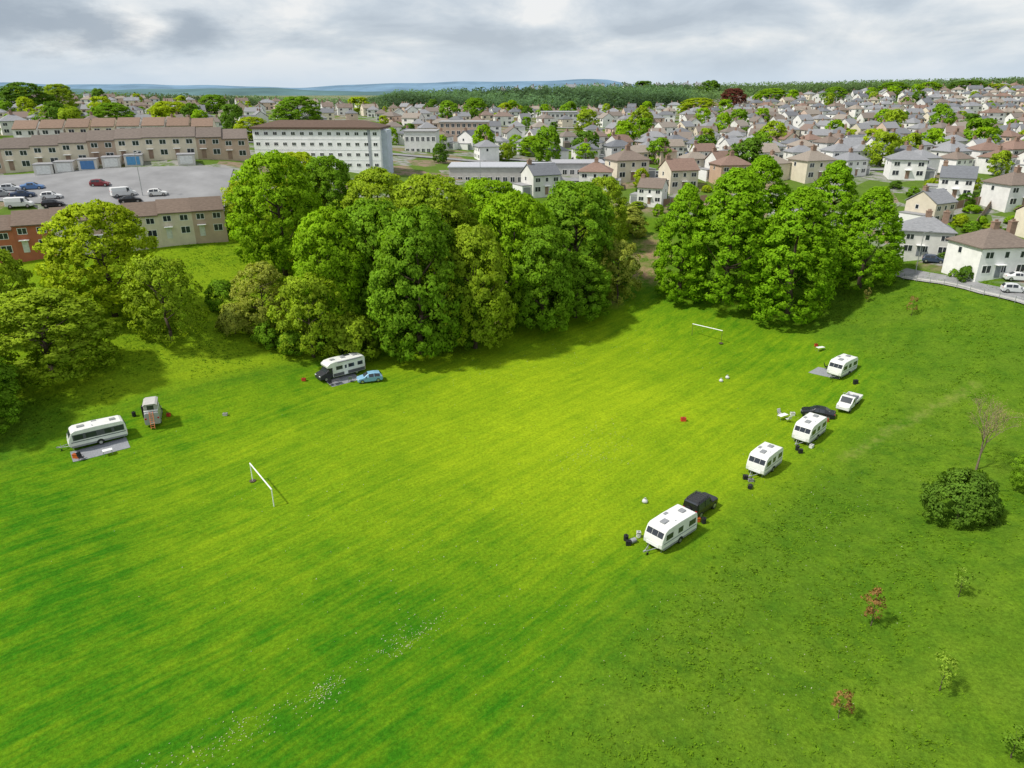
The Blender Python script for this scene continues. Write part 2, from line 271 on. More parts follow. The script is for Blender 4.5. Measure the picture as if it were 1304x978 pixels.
for a in [(878,232,138,76,'lime','leftmost lime tree of the big group on the right'),(942,212,135,118,'lime','broad lime tree second from left in the right hand group'),(975,197,149,92,'lime','tallest lime treetop at the back of the group'),
 (1026,236,128,116,'lime','front lime tree of the group, nearest to the field'),(1070,203,141,86,'lime','lime tree behind right of the front lime tree'),(1119,236,133,88,'lime','rightmost lime tree of the group beside the road')]:
    tree_top(a[0],a[1],a[2],a[3],a[4],LM,a[5],group='lime trees on the right')
ON='first second third fourth fifth sixth seventh eighth ninth tenth eleventh twelfth thirteenth fourteenth fifteenth sixteenth seventeenth eighteenth nineteenth twentieth'.split()
ORD=list(ON)
for a_,b_ in (('twenty','thirtieth'),('thirty','fortieth'),('forty','fiftieth'),('fifty','sixtieth'),('sixty','seventieth'),('seventy','eightieth'),('eighty','ninetieth'),('ninety','hundredth')): ORD+=[a_+'-'+x for x in ON[:9]]+[b_]
ORD+=[f'{x}-past-hundredth' for x in ON]
sh=[(285,392),(300,425),(345,440),(372,448),(420,442),(470,436),(505,432),(548,425),(590,411),(650,398),(690,390),(728,382),(766,372),(310,400),(440,425),(490,425),(525,425),(570,412),(628,398),(670,388),(708,378),(745,370),(788,360),(806,300),(846,292),(800,280)]
sh.sort()
for i,(u,v) in enumerate(sh):
    put_tree(at(u,v)-Vector((0,0,.1)),U(2.6,5.5),U(5,8),'shrub',random.choice([G2,G3,G4,G2]),f'low leafy shrub at the wood foot, {ORD[i]} from the left','shrub','shrubs along the wood edge')
put_tree(at(1219,660),5.4,7.2,'bush',(.125,.235,.028),'dark round evergreen bush on the right hand slope','bush',name='bush')
put_tree(at(1310,625),4.5,4.5,'loose',G2,'small green tree cut by the right edge above the dark bush','tree')
for u,v,h,w,c,lb in [(1108,797,4.,2.0,(.33,.19,.075),'young tree with rusty red leaves below the dark bush'),(1068,915,2.6,1.6,(.33,.20,.075),'small rusty red sapling near the bottom of the slope'),(1220,760,3.0,1.7,(.24,.38,.05),'thin green sapling below the dark round bush'),
  (1196,880,3.4,1.9,(.28,.42,.05),'leaning pale green sapling on the lower slope'),(1288,965,2.6,2.2,(.17,.31,.03),'green sapling in the bottom right corner'),(1160,402,3.4,1.9,(.3,.22,.08),'brownish sapling on the slope right of the lime trees'),(1103,385,2.8,1.5,(.26,.24,.07),'thin sapling close to the foot of the rightmost lime')]:
    put_tree(at(u,v),h,w,'sap',c,lb,'sapling','saplings on the slope')
def bare():
    p=at(1243,598); t=empty('bare_tree',p,0,'nearly bare grey tree on the slope above the dark bush','tree'); b=MB(); tips=[]; random.seed(5)
    def grow(p,d,L,r,k):
        q=p+d*L; b.tube(p,q,r,r*.62,5 if k<3 else 3)
        if k>=4: tips.append(q)
        if k==5: return
        for i in range(3): grow(q,(d+Vector((U(-1,1),U(-1,1),U(-.25,.6)))*.72).normalized(),L*U(.7,.88),r*.6,k+1)
    grow(Vector((0,0,-.3)),Vector((0,0,1)),2.15,.15,0); b.build('trunk','twig',t)
    q=np.array([tuple(x) for x in tips]); q=np.repeat(q,6,0)+rng.normal(size=(len(q)*6,3))*.3; inst('crown',quads_mesh('crown',leafquads(q,nrm(rng.normal(size=q.shape)),np.full(len(q),.06)),rng.uniform(.7,1.3,len(q)),'leaf'),t,col=(.34,.30,.15))
bare()
def tufts():
    N=70000; x=rng.uniform(-80,110,N); y=rng.uniform(28,150,N); a=x/y; cl=np.sin(x*.21+np.sin(y*.17)*2)*np.sin(y*.19+np.sin(x*.13)*2.5); keep=(rng.random(N)<np.clip(roughf(x,y)*1.5-.6,0,1)*(.25+.75*(cl>.1)))&(urbanf(x,y)<.2)&(np.abs(a)<.85)&(segd(x,y,track)>1.2)
    x,y=x[keep][:16000],y[keep][:16000]; z=H(x,y); n=len(x); p=np.concatenate([np.stack([x+rng.normal(size=n)*.16,y+rng.normal(size=n)*.16,z+rng.uniform(.02,.14,n)],-1) for k in range(4)]); nn=nrm(rng.normal(size=p.shape)*.5+np.array([0,-.1,1.])); tt=np.tile(rng.uniform(.8,1.35,n),4)*rng.uniform(.85,1.15,4*n)
    up=nrm(nn*.3+np.array([0,0,1.])); o=inst('rough_grass',quads_mesh('rough_grass',leafquads(p,nn,rng.uniform(.06,.15,len(p))),tt,'leaf',up),col=(.125,.24,.012)); tag(o,'longer rough grass tufts on the slope and bank','grass',kind='stuff')
tufts()
def daisies():
    pts=[]
    for u,v,su,sv,n,sl in [(520,812,26,10,190,-.5),(415,880,16,9,150,-.5),(320,925,40,12,110,-.4),(760,572,28,16,200,-.2),(230,970,50,12,100,-.3),(600,780,120,60,120,0),(450,650,200,90,160,0),(640,470,60,14,100,-.2),(785,382,25,4,80,0),(830,450,60,12,90,0),(1050,640,60,60,120,0),(1000,830,120,70,120,0)]:
        for _ in range(n):
            du=random.gauss(0,su); p=at(u+du,v+du*sl+random.gauss(0,sv)); pts.append((p.x,p.y,p.z+.05))
    p=np.array(pts); n=nrm(rng.normal(size=p.shape)*.3+np.array([0,0,1.])); o=inst('daisies',quads_mesh('daisies',leafquads(p,n,rng.uniform(.03,.08,len(p))),rng.uniform(.6,1.,len(p)),'leaf'),col=(.64,.65,.5)); tag(o,'white daisies and pale flecks scattered over the mown field','flowers',kind='stuff')
daisies()
# ------------------------------------------------------------------ vehicles
def wheel(t,x,y,r=.32,w=.22):
    wh=MB().tube((0,-w/2,0),(0,w/2,0),r,n=20).mesh('wheel','tyre',.03); o=inst('wheel',wh,t,(x,y,r)); b=MB(); b.tube((0,-w/2-.012,0),(0,w/2+.012,0),r*.62,n=14); b.build('rim','rim',o); return o
CARS={
'hatch':([(-1.95,.3,.75,.80,.72,.66),(-1.88,.22,.85,1.0,.83,.7),(-1.55,.2,.9,1.40,.85,.62),(-.6,.18,.9,1.5,.86,.64),(.25,.18,.9,1.45,.86,.63),(.95,.18,.9,.97,.86,.74),(1.75,.2,.72,.80,.82,.7),(1.95,.3,.6,.66,.7,.6)],[2,3],[1,4],(-1.2,1.25),.31),
'saloon':([(-2.2,.3,.7,.82,.72,.64),(-2.12,.22,.85,1.0,.85,.75),(-1.5,.2,.9,1.05,.88,.76),(-.85,.18,.92,1.4,.9,.62),(-.1,.18,.92,1.45,.9,.64),(.4,.18,.92,1.4,.9,.63),(1.1,.18,.9,.97,.9,.78),(1.95,.2,.72,.82,.86,.74),(2.2,.3,.6,.66,.72,.6)],[3,4],[2,5],(-1.35,1.4),.33),
'suv':([(-2.15,.45,1.0,1.15,.86,.82),(-2.12,.38,1.08,1.86,.92,.8),(-1.98,.36,1.12,1.97,.94,.83),(-.7,.34,1.12,2.0,.94,.84),(.4,.34,1.12,1.95,.94,.82),(.82,.34,1.12,1.2,.94,.88),(2.0,.36,1.06,1.15,.93,.86),(2.12,.45,.85,1.08,.88,.84)],[2,3],[1,4],(-1.35,1.38),.41),
'van':([(-2.4,.35,1.2,1.3,.9,.85),(-2.38,.3,1.2,1.95,.93,.82),(-2.2,.28,1.2,2.0,.95,.84),(.5,.28,1.2,2.0,.95,.84),(1.1,.28,1.15,1.92,.95,.78),(1.75,.28,1.1,1.18,.94,.82),(2.3,.3,.85,1.0,.9,.78),(2.45,.4,.7,.8,.8,.7)],[3],[4],(-1.5,1.5),.34)}
def make_car(kind,col,label,loc=(0,0,0),rz=0,group=None,name='car',cat='car'):
    st,sides,tops,ax,wr=CARS[kind]; t=empty(name,loc,rz,label,cat,group)
    def ring(s):
        x,zb,zm,zt,wb,wt=s; h=[(wb*.93,zb),(wb,zb+.14),(wb,zm),(wt,zt-.05),(wt*.8,zt)]; return [Vector((x,-y,z)) for y,z in h]+[Vector((x,y,z)) for y,z in h[::-1]]
    rs=[ring(s) for s in st]; b=MB(); n=10; b.v=[tuple(p) for r in rs for p in r]
    for i in range(len(rs)-1): b.f+=[(i*n+k,i*n+(k+1)%n,(i+1)*n+(k+1)%n,(i+1)*n+k) for k in range(n)]
    b.f+=[tuple(range(n)),tuple(range(len(rs)*n-1,len(rs)*n-n-1,-1))]; b.m=[0]*len(b.f); b.build('body','paint',t,.03,col=col)
    def pane(q,nm,ins):
        c=sum(q,Vector())/4; q=[p+(c-p)*ins for p in q]; nn=(q[1]-q[0]).cross(q[3]-q[0]).normalized(); out=c-Vector((0,0,.7))
        if nn.dot(out)<0: nn=-nn
        m=MB(); m.add([p+nn*.03 for p in q]+[p-nn*.02 for p in q],[(0,1,2,3),(7,6,5,4)]+[(k,(k+1)%4,4+(k+1)%4,4+k) for k in range(4)]); m.build(nm,'glass',t)
    for i in sides:
        pane([rs[i][2],rs[i+1][2],rs[i+1][3],rs[i][3]],'side_window',.12); pane([rs[i][7],rs[i+1][7],rs[i+1][6],rs[i][6]],'side_window',.12)
    for i in tops:
        w=rs[i]; w2=rs[i+1]; pane([w[4],w[5],w2[5],w2[4]],'windscreen' if i>2 else 'rear_window',.06)
    for x in ax:
        for s in (-1,1): wheel(t,x,s*(st[3][4]-.1),wr)
    f=st[-2]; r=st[1]
    for s in (-1,1):
        MB().box(f[0]-.05,f[0]+.1,s*.62-.16,s*.62+.16,f[2]-.14,f[2]).build('headlight','lens',t,.03); MB().box(r[0]-.05,r[0]+.1,s*(r[4]-.17)-.11,s*(r[4]-.17)+.11,r[2]-.12,r[2]+.1).build('tail_light','red',t,.02)
        MB().box(.55,.75,s*(f[4]+.14)-.1,s*(f[4]+.14)+.1,f[2]+.22,f[2]+.36).build('mirror','dark',t,.03)
    MB().box(st[-1][0]-.05,st[-1][0]+.03,-.26,.26,.42,.53).build('number_plate','white',t); MB().box(st[0][0]-.03,st[0][0]+.05,-.26,.26,.45,.56).build('number_plate','white',t)
    return t
def carp(kind,col,u,v,deg,label,**k): return make_car(kind,col,label,at(u,v),R(deg),**k)
def caravan(u,v,deg,L,label,stripe=(.3,.32,.35),wins=None,dark=False):
    t=empty('caravan',at(u,v),R(deg),label,'caravan',None); f=L/2; hw=1.13
    prof=[(-f,.45),(-f-.03,1.1),(-f+.06,2.0),(-f+.2,2.4),(-f+.5,2.56),(0,2.63),(f-.9,2.56),(f-.5,2.36),(f-.14,1.6),(f,1.05),(f-.02,.62),(f-.22,.45)]
    MB().prism(prof,-hw,hw).build('body','gel',t,.07)
    MB().prism([(-f+.1,.36),(-f+.1,.62),(f-.2,.62),(f-.3,.36)],-hw-.012,hw+.012).build('skirt','grey',t,.02)
    wins=wins or [(-f+.35,-f+1.5),(-.45,.35),(f-1.75,f-.65)]
    for s in (-1,1):
        for k,(a,b) in enumerate(wins):
            if s==-1 and k==1: continue
            MB().box(a,b,s*hw-.02,s*hw+.02,1.35,1.98).build('window','glass',t,.018)
        MB().box(-f+.15,f-.3,s*hw-.01,s*hw+.008,1.02,1.14).build('stripe','any',t,col=stripe)
        if dark: MB().box(-f+.25,f-.55,s*hw-.012,s*hw+.012,1.28,2.06).build('dark_band','any',t,col=(.08,.085,.095))
        wheel(t,-.15,s*(hw-.1),.31); MB().prism([(-.15+.46*math.cos(q),.34+.44*math.sin(q)) for q in np.linspace(0,PI,11)],s*hw-.03,s*hw+.016).build('wheel_arch','dark',t)
        MB().box(-f-.06,-f+.02,s*.95-.1,s*.95+.1,.75,1.15).build('tail_light','red',t,.02)
        for x in (-f+.4,f-.45): MB().tube((x,s*.8,.5),(x+.1,s*.85,0.02),.03).build('corner_steady','steel',t)
    d=MB().box(-.75,-.12,-hw-.022,-hw+.02,.55,2.2).build('door','white',t,.015); MB().box(-.6,-.28,-hw-.034,-hw,1.45,1.95).build('door_window','glass',d); MB().box(-.22,-.16,-hw-.05,-hw,1.2,1.35).build('door_handle','dark',d)
    def slant(p,q,y0,y1,nm):
        p,q=Vector((p[0],0,p[1])),Vector((q[0],0,q[1])); nn=Vector((q.z-p.z,0,-(q.x-p.x))).normalized()
        if nn.x*p.x<0: nn=-nn
        m=MB(); m.prism([tuple((w+nn*e)[k] for k in (0,2)) for w,e in ((p,-.03),(q,-.03),(q,.02),(p,.02))],y0,y1); m.build(nm,'glass',t)
    for y0,y1 in ((-.98,-.36),(-.32,.32),(.36,.98)): slant((f-.44,2.22),(f-.18,1.68),y0,y1,'front_window')
    MB().box(-f-.035,-f+.08,-.7,.7,1.38,1.92).build('rear_window','glass',t,.02)
    MB().prism([(f-.5,.55),(f-.5,1.0),(f+.02,.98),(f+.03,.6)],-.75,.75).build('gas_locker_lid','white',t,.03)
    for x,a in ((-f+1.3,.34),(f-1.7,.42)): MB().box(x-a,x+a,-.3,.3,2.55,2.71).build('roof_light','grey',t,.04)
    MB().tube((.4,.6,2.58),(.4,.6,2.8),.12,.1,10).build('roof_vent','white',t); MB().box(-.3,.3,-.95,-.6,2.55,2.66).build('roof_hatch','grey',t,.03)
    b=MB(); b.tube((f-.6,.6,.45),(f+1.15,.04,.45),.045); b.tube((f-.6,-.6,.45),(f+1.15,-.04,.45),.045); b.box(f+1.0,f+1.35,-.07,.07,.42,.56); b.build('drawbar','steel',t)
    j=MB().tube((f+.85,.12,.15),(f+.85,.12,.85),.03).build('jockey_stand','steel',t); MB().tube((f+.85,.06,.1),(f+.85,.18,.1),.1,n=12).build('jockey_wheel','tyre',j)
    return t
def itm(name,cat,label,u,v,rz=0): return empty(name,at(u,v),R(rz),label,cat)
caravan(126,562,216,6.6,'long white and silver caravan with dark windows on the left of the field',(.12,.13,.15),[(-2.95,-1.9),(-1.6,-.8),(.1,1.3),(1.6,2.6)],True)
caravan(1071,476,221,5.3,'white caravan furthest up the right side, below the lime trees',(.35,.36,.38))
caravan(1029,557,226,5.4,'white caravan between the dark car and the next white caravan down',(.2,.22,.25))
caravan(972,597,226,4.9,'small white caravan standing alone between two others on the right',(.3,.3,.3),[(-2.1,-1.1),(-.4,.3),(.8,1.8)])
caravan(853,686,222,5.9,'nearest white caravan, parked behind the black four by four',(.25,.27,.3))
sv=carp('suv',(.016,.016,.018),891,650,45,'black four by four parked at the end of the nearest caravan')
b=MB()
for y in (-.72,.72): b.tube((-1.8,y,2.12),(.3,y,2.12),.025,n=6)
for k in range(6): b.tube((-1.8+k*.42,-.72,2.12),(-1.8+k*.42,.72,2.12),.016,n=6)
for x in (-1.6,.1):
    for y in (-.72,.72): b.tube((x,y,1.94),(x,y,2.12),.025,n=6)
b.build('roof_rack','dark',sv); MB().tube((-2.12,.15,1.05),(-2.36,.15,1.05),.38,n=18).build('spare_wheel','tyre',sv,.03)
carp('saloon',(.015,.017,.022),1041,530,155,'dark car parked between two white caravans on the right')
carp('hatch',(.22,.42,.58),471,485,200,'light blue hatchback beside the motorhome')
def motorhome():
    t=empty('motorhome',at(434,478),R(220),'white motorhome with dark cab at the edge of the wood','motorhome'); hw=1.14
    MB().prism([(-3.8,.42),(-3.83,2.55),(-3.6,2.84),(1.2,2.9),(2.1,2.78),(2.65,2.42),(2.6,2.06),(1.75,2.0),(1.75,.42)],-hw,hw).build('body','gel',t,.07)
    MB().prism([(1.76,.38),(1.76,1.98),(2.1,2.0),(2.85,1.36),(3.65,1.12),(3.85,.8),(3.85,.38)],-.98,.98).build('cab','any',t,.06,col=(.035,.037,.042))
    b=MB(); b.prism([(2.12,2.03),(2.87,1.39),(2.83,1.33),(2.06,1.95)],-.85,.85); b.build('windscreen','glass',t)
    for s in (-1,1):
        for a,c in ((-3.4,-2.5),(-1.9,-.9),(.1,1.2)):
            if s==1 or a!=-1.9: MB().box(a,c,s*hw-.02,s*hw+.022,1.5,2.1).build('window','glass',t,.02)
        MB().prism([(1.95,1.3),(1.95,1.85),(2.2,1.85),(2.7,1.34)],s*.98-.02,s*.98+.02).build('cab_window','glass',t); MB().box(-3.7,1.7,s*hw-.01,s*hw+.014,.5,1.0).build('dark_skirt','any',t,col=(.1,.1,.11))
        for x in (-2.3,2.9): wheel(t,x,s*(.92 if x<0 else .86),.34)
        MB().box(3.78,3.88,s*.7-.18,s*.7+.18,.85,1.02).build('headlight','lens',t,.03); MB().box(-3.86,-3.78,s*.98-.08,s*.98+.08,.7,1.3).build('tail_light','red',t,.02); MB().box(2.35,2.5,s*1.15-.14,s*1.15+.14,1.3,1.65).build('mirror','dark',t,.04)
    MB().tube((-3.2,1.2,2.72),(.9,1.2,2.72),.1).build('awning_roll','grey',t)
    d=MB().box(-.75,-.1,1.1,1.168,.5,2.3).build('door','white',t,.015); MB().box(-.6,-.25,1.15,1.18,1.5,2.05).build('door_window','glass',d)
    for x in (-2.6,-.6,1.2): MB().box(x-.35,x+.35,-.3,.3,2.84,3.0).build('roof_light','grey',t,.04)
    MB().box(-2.0,-1.1,-.9,-.35,2.86,2.96).build('solar_panel','glass',t)
motorhome()
def pickup():
    t=empty('pickup_truck',at(1080,518),R(228),'white flatbed pickup truck between two caravans on the right','truck'); 
    MB().prism([(.2,.45),(.2,1.75),(.45,1.85),(1.1,1.85),(1.75,1.2),(2.5,1.08),(2.65,.8),(2.65,.4)],-.88,.88).build('cab','gel',t,.07)
    MB().prism([(1.16,1.86),(1.77,1.24),(1.72,1.2),(1.1,1.8)],-.72,.72).build('windscreen','glass',t)
    MB().box(-2.6,.15,-.95,.95,.75,.88).build('flatbed','steel',t)
    for s in (-1,1):
        MB().box(-2.6,.15,s*.95-.02,s*.95+.02,.89,1.28).build('drop_side','white',t); MB().prism([(.5,1.2),(.5,1.72),(1.05,1.72),(1.5,1.2)],s*.88-.02,s*.88+.02).build('cab_window','glass',t)
        for x in (-1.6,1.75): wheel(t,x,s*.78,.34)
        MB().box(2.55,2.66,s*.65-.15,s*.65+.15,.85,1.02).build('headlight','lens',t,.03); MB().box(-2.64,-2.58,s*.75-.12,s*.75+.12,.6,.74).build('tail_light','red',t)
    MB().box(-2.63,-2.58,-.95,.95,.89,1.28).build('tailgate','white',t); b=MB()
    for y in (-.9,.9): b.tube((.1,y,.88),(.1,y,1.95),.03)
    b.tube((.1,-.9,1.95),(.1,.9,1.95),.03); b.tube((.1,-.9,1.5),(.1,.9,1.5),.025); b.build('ladder_rack','steel',t)
    MB().box(-1.2,-.3,-.6,.5,.885,1.35).box(-2.1,-1.4,-.2,.6,.885,1.2).build('load','any',t,.04,col=(.12,.13,.15))
pickup()
def roof_tent_camper():
    t=make_car('van',(.34,.34,.345),'grey camper with boxy roof tent and red ladder beside the left caravan',at(197,534),R(112),name='camper_van',cat='camper')
    b=MB().box(-2.1,.5,-.85,.85,2.04,2.2); p=b.build('roof_tent_base','white',t,.03); MB().prismx([(-.82,2.21),(.82,2.21),(.82,2.95),(.6,3.08),(-.6,3.08),(-.82,2.95)],-2.0,.4).build('roof_tent_canvas','canvas',p,.06)
    MB().prismx([(-.6,3.09),(.6,3.09),(.84,2.96),(.88,2.96),(.62,3.13),(-.62,3.13),(-.88,2.96),(-.84,2.96)],-2.2,.5).build('fly_sheet','any',p,col=(.47,.46,.44))
    MB().box(-2.03,-1.985,-.4,.4,2.3,2.85).build('tent_window','glass',p)
    b=MB()
    for y in (-.22,.22): b.tube((-2.3,y,2.1),(-3.2,y,.02),.035)
    for k in range(8): b.tube((-2.36-k*.11,-.22,1.95-k*.255),(-2.36-k*.11,.22,1.95-k*.255),.028)
    b.build('ladder','any',t,col=(.62,.2,.08))
roof_tent_camper()
# ------------------------------------------------------------------ camp goods
def sheet(u,v,w,l,deg,label,col=None):
    p=at(u,v); X,Y=np.meshgrid(np.linspace(-l/2,l/2,14),np.linspace(-w/2,w/2,10),indexing='ij'); c,s=math.cos(R(deg)),math.sin(R(deg))
    me=grid_mesh('groundsheet',p.x+X*c-Y*s,p.y+X*s+Y*c,.035,'matg')
    for vv in me.vertices: vv.co.z+=.02*math.sin(vv.co.x*3)*math.sin(vv.co.y*2.3)
    tag(inst('groundsheet',me),label,'mat')
sheet(128,573,2.6,6.4,36,'grey groundsheet in front of the left caravan'); sheet(437,484,2.4,5.,40,'grey groundsheet beside the motorhome'); sheet(1054,475,2.6,5.,125,'grey groundsheet at the left side of the furthest right caravan')
def barrel(u,v,label,col,rz=0,up=False):
    t=itm('water_barrel','barrel',label,u,v,rz); b=MB()
    if up: b.tube((0,0,0),(0,0,.62),.25,n=16); b.tube((0,0,.62),(0,0,.7),.1,n=10)
    else: b.tube((-.3,0,.26),(.3,0,.26),.25,n=16)
    b.build('drum','any',t,.03,col=col); k=MB()
    if up: k.tube((0,0,.69),(0,0,.75),.07)
    else:
        for s in (-1,1): k.tube((0,s*.3,.26),(.9,s*.3,.7),.02)
        k.tube((.9,-.3,.7),(.9,.3,.7),.02)
    k.build('cap' if up else 'handle','dark',t)
def table(u,v,label,rz,col=(.75,.75,.74),w=1.1):
    t=itm('camping_table','table',label,u,v,rz); MB().box(-w/2,w/2,-.35,.35,.66,.7).build('tabletop','any',t,.012,col=col)
    for x in (-w/2+.08,w/2-.08):
        for y in (-.28,.28): MB().tube((x,y,0),(x,y*.9,.66),.02).build('leg','steel',t)
def chair(u,v,label,rz,col):
    t=itm('camping_chair','chair',label,u,v,rz); MB().box(-.26,.26,-.25,.25,.4,.44).build('seat','any',t,.015,col=col); MB().prismx([(.24,.44),(.3,.44),(.46,1.0),(.40,1.0)],-.26,.26).build('backrest','any',t,col=col)
    for x in (-.26,.26): MB().tube((x,-.25,0),(x,.28,.6),.015).tube((x,.25,0),(x,-.25,.6),.015).tube((x,-.28,.62),(x,.3,.62),.02).build('leg_frame','dark',t)
def crate(u,v,label,col,w=.6,d=.4,h=.4,rz=0,name='storage_box',cat='box'):
    t=itm(name,cat,label,u,v,rz); MB().box(-w/2,w/2,-d/2,d/2,0,h).build('tub','any',t,.03,col=col); MB().box(-w/2-.02,w/2+.02,-d/2-.02,d/2+.02,h+.002,h+.06).build('lid','any',t,.015,col=tuple(c*.6 for c in col)); MB().tube((-w*.2,0,h+.11),(w*.2,0,h+.11),.02).build('handle','dark',t)
K=(.02,.02,.022);OR=(.6,.13,.02);WH=(.75,.75,.73)
table(138,579,'white camping table on the grey mat by the left caravan',36); crate(98,583,'orange box in front of the left caravan mat',OR,.8,.5,.5); chair(104,586,'dark camping chair beside the orange box',60,K); crate(187,530,'dark tall cabinet standing left of the roof tent camper',K,.9,.7,1.5,20); barrel(171,530,'dark barrel left of the roof tent camper',K,0,True); crate(215,530,'small red box right of the roof tent camper ladder',(.5,.05,.03),.45,.4,.4)
crate(387,485,'small red box left of the motorhome',(.5,.06,.03),.6,.4,.4); chair(421,491,'dark camping chair at the left corner of the motorhome mat',30,K); table(428,489,'dark folding table beside the motorhome mat',40,(.06,.06,.07),1.2); chair(446,486,'grey camping chair on the motorhome mat',200,(.2,.21,.23))
table(1044,447,'white folding table above the furthest right caravan',20,WH,1.4); crate(1039,441,'red box left of the white folding table',(.5,.06,.03),.5,.4,.4); chair(1052,470,'dark chair on the mat of the furthest right caravan',80,K); crate(1089,489,'black box at the lower right corner of the furthest caravan',K,.6,.5,.6)
table(996,534,'white table left of the dark car',30,WH,1.5); chair(1003,537,'white camping chair right of the white table',200,WH); chair(993,530,'pale camping chair left of the white table',20,(.5,.5,.5)); crate(1009,529,'small white cool box above the white table and chairs',WH,.6,.4,.4)
barrel(1015,573,'black water barrel in front of the middle white caravan',K,0,True); crate(1019,577,'black waste container beside the black water barrel',K,.5,.4,.5); crate(1052,537,'red box between dark car and white caravan',(.5,.08,.03),.5,.4,.4); crate(1033,570,'white cool box along the middle caravan side',WH,.6,.4,.35,45)
barrel(955,622,'dark water barrel lying below the small caravan',K,60); crate(949,610,'black waste container at the front of the small caravan',K,.55,.45,.45); crate(956,613,'grey step box beside the small caravan',(.3,.3,.3),.6,.4,.25)
barrel(797,688,'black water barrel leftmost by the nearest caravan',K,0,True); crate(800,694,'black box in front of the leftmost barrel',K,.5,.4,.45); barrel(806,691,'grey barrel lying beside the nearest caravan drawbar',(.3,.31,.33),30); crate(813,684,'white gas bottle box by nearest caravan drawbar',WH,.4,.4,.6)
barrel(896,666,'dark upright barrel right of the black four by four',K,0,True); crate(888,664,'orange box between nearest caravan and black four by four',OR,.5,.4,.4); crate(884,672,'black box along the side of the nearest caravan',K,.5,.4,.4,45)
crate(870,536,'small red crate standing alone in the middle of the field',(.6,.07,.03),.7,.5,.45); crate(287,529,'small grey crate alone on the grass right of the camper',(.4,.4,.38),.6,.4,.3)
def flagbag(u,v,label):
    t=itm('rubbish_bag','bag',label,u,v,20); b=MB(); n=12; zs=[(0,.2),(.08,.30),(.25,.32),(.42,.2),(.5,.07),(.6,.11)]
    for z,r in zs: b.v+=[(r*math.cos(2*PI*i/n)*(1+.2*math.sin(3*i+z*9)),r*math.sin(2*PI*i/n)*(1+.16*math.cos(2*i)),z) for i in range(n)]
    for k in range(len(zs)-1): b.f+=[(k*n+i,k*n+(i+1)%n,(k+1)*n+(i+1)%n,(k+1)*n+i) for i in range(n)]
    b.f.append(tuple(range(n-1,-1,-1))); b.m=[0]*len(b.f); b.build('sack','any',t,smooth=True,col=(.6,.6,.6)); MB().tube((0,0,.47),(0,0,.52),.09,.09,8).build('tie','dark',t)
flagbag(821,640,'white bag standing on the grass left of the black four by four'); flagbag(918,486,'white bag left of the pair on the upper pitch'); flagbag(926,482,'white bag right of the pair on the upper pitch')
def goal(p,q,label,h=2.3,pr=.07,pm='white'):
    p,q=Vector((*p,0)),Vector((*q,0)); c=(p+q)/2; t=empty('football_goal',(c.x,c.y,Hs(c.x,c.y)),math.atan2(q.y-p.y,q.x-p.x),label,'goal'); L=(q-p).length/2
    for s in (-1,1):
        MB().tube((s*L,0,-.1),(s*L,0,h),pr,n=10).build('post',pm,t); MB().tube((s*L,0,0),(s*L,0,.04),.4,.35,12).build('post_base','bark',t)
    MB().tube((-L-.06,0,h),(L+.06,0,h),.075,n=10).build('crossbar','white',t)
goal(at(322,613)[:2],at(349,645)[:2],'white football goal frame in the left foreground of the field',2.3,.055); goal(at(881,427)[:2],at(918,438)[:2],'white football goal frame far up the field before the limes',2.3,.035,'bark')
# ------------------------------------------------------------------ buildings
_wm={}
def window(parent,w,h,loc,rz=0,detail=1,name='window'):
    k=(round(w,2),round(h,2),detail)
    if k not in _wm:
        b=MB(); f=.08
        b.box(-w/2,w/2,-.05,.04,0,f); b.box(-w/2,w/2,-.05,.04,h-f,h); b.box(-w/2,-w/2+f,-.048,.04,f,h-f); b.box(w/2-f,w/2,-.048,.04,f,h-f)
        if w>.9: b.box(-.04,.04,-.046,.04,f,h-f)
        g=MB() if detail>1 else b; g.box(-w/2+f,w/2-f,-.02,.03,f,h-f,0 if detail>1 else 1)
        _wm[k]=(b.mesh('window',['white','glass']),g.mesh('pane','glass') if detail>1 else None)
    a,g=_wm[k]; o=inst(name,a,parent,loc,rz)
    if g: inst('pane',g,o)
    return o
def roof_mb(w,d,h,kind,rh,ov=.4,mi=0,th=.16):
    b=MB(); W2,D2=w/2+ov,d/2+ov
    if kind=='hip':
        k=max(.3,W2-D2) if w>d else .3
        b.add([(-W2,-D2,h-th),(W2,-D2,h-th),(W2,D2,h-th),(-W2,D2,h-th),(-W2,-D2,h),(W2,-D2,h),(W2,D2,h),(-W2,D2,h),(-k,0,h+rh),(k,0,h+rh)],[(3,2,1,0),(0,1,5,4),(1,2,6,5),(2,3,7,6),(3,0,4,7),(4,5,9,8),(6,7,8,9),(5,6,9),(7,4,8)],mi)
    else:
        o=ov if kind=='gable' else 0.; b.prismx([(-D2,h-.15),(-D2,h+.03),(0,h+rh+.14),(D2,h+.03),(D2,h-.15),(0,h+rh-.05)],-w/2-o*.5,w/2+o*.5,mi)
    return b
def wall_mb(w,d,h,kind,rh,mi=0):
    b=MB()
    if kind=='hip': b.box(-w/2,w/2,-d/2,d/2,-3,h-.17,mi)
    else: b.prismx([(-d/2,-3),(d/2,-3),(d/2,h-.16),(0,h+rh-.1),(-d/2,h-.16)],-w/2,w/2,mi)
    return b
def chim(x,y,z0,z1,mi=0,s=.42):
    b=MB(); b.box(x-s*1.3,x+s*1.3,y-s,y+s,z0,z1,mi); b.box(x-s*1.45,x+s*1.45,y-s*1.15,y+s*1.15,z1+.003,z1+.14,mi)
    for k in (-.5,.1,.6): b.tube((x+k*s,y,z1+.14),(x+k*s,y,z1+.5),.11,.09,6,mi)
    return b
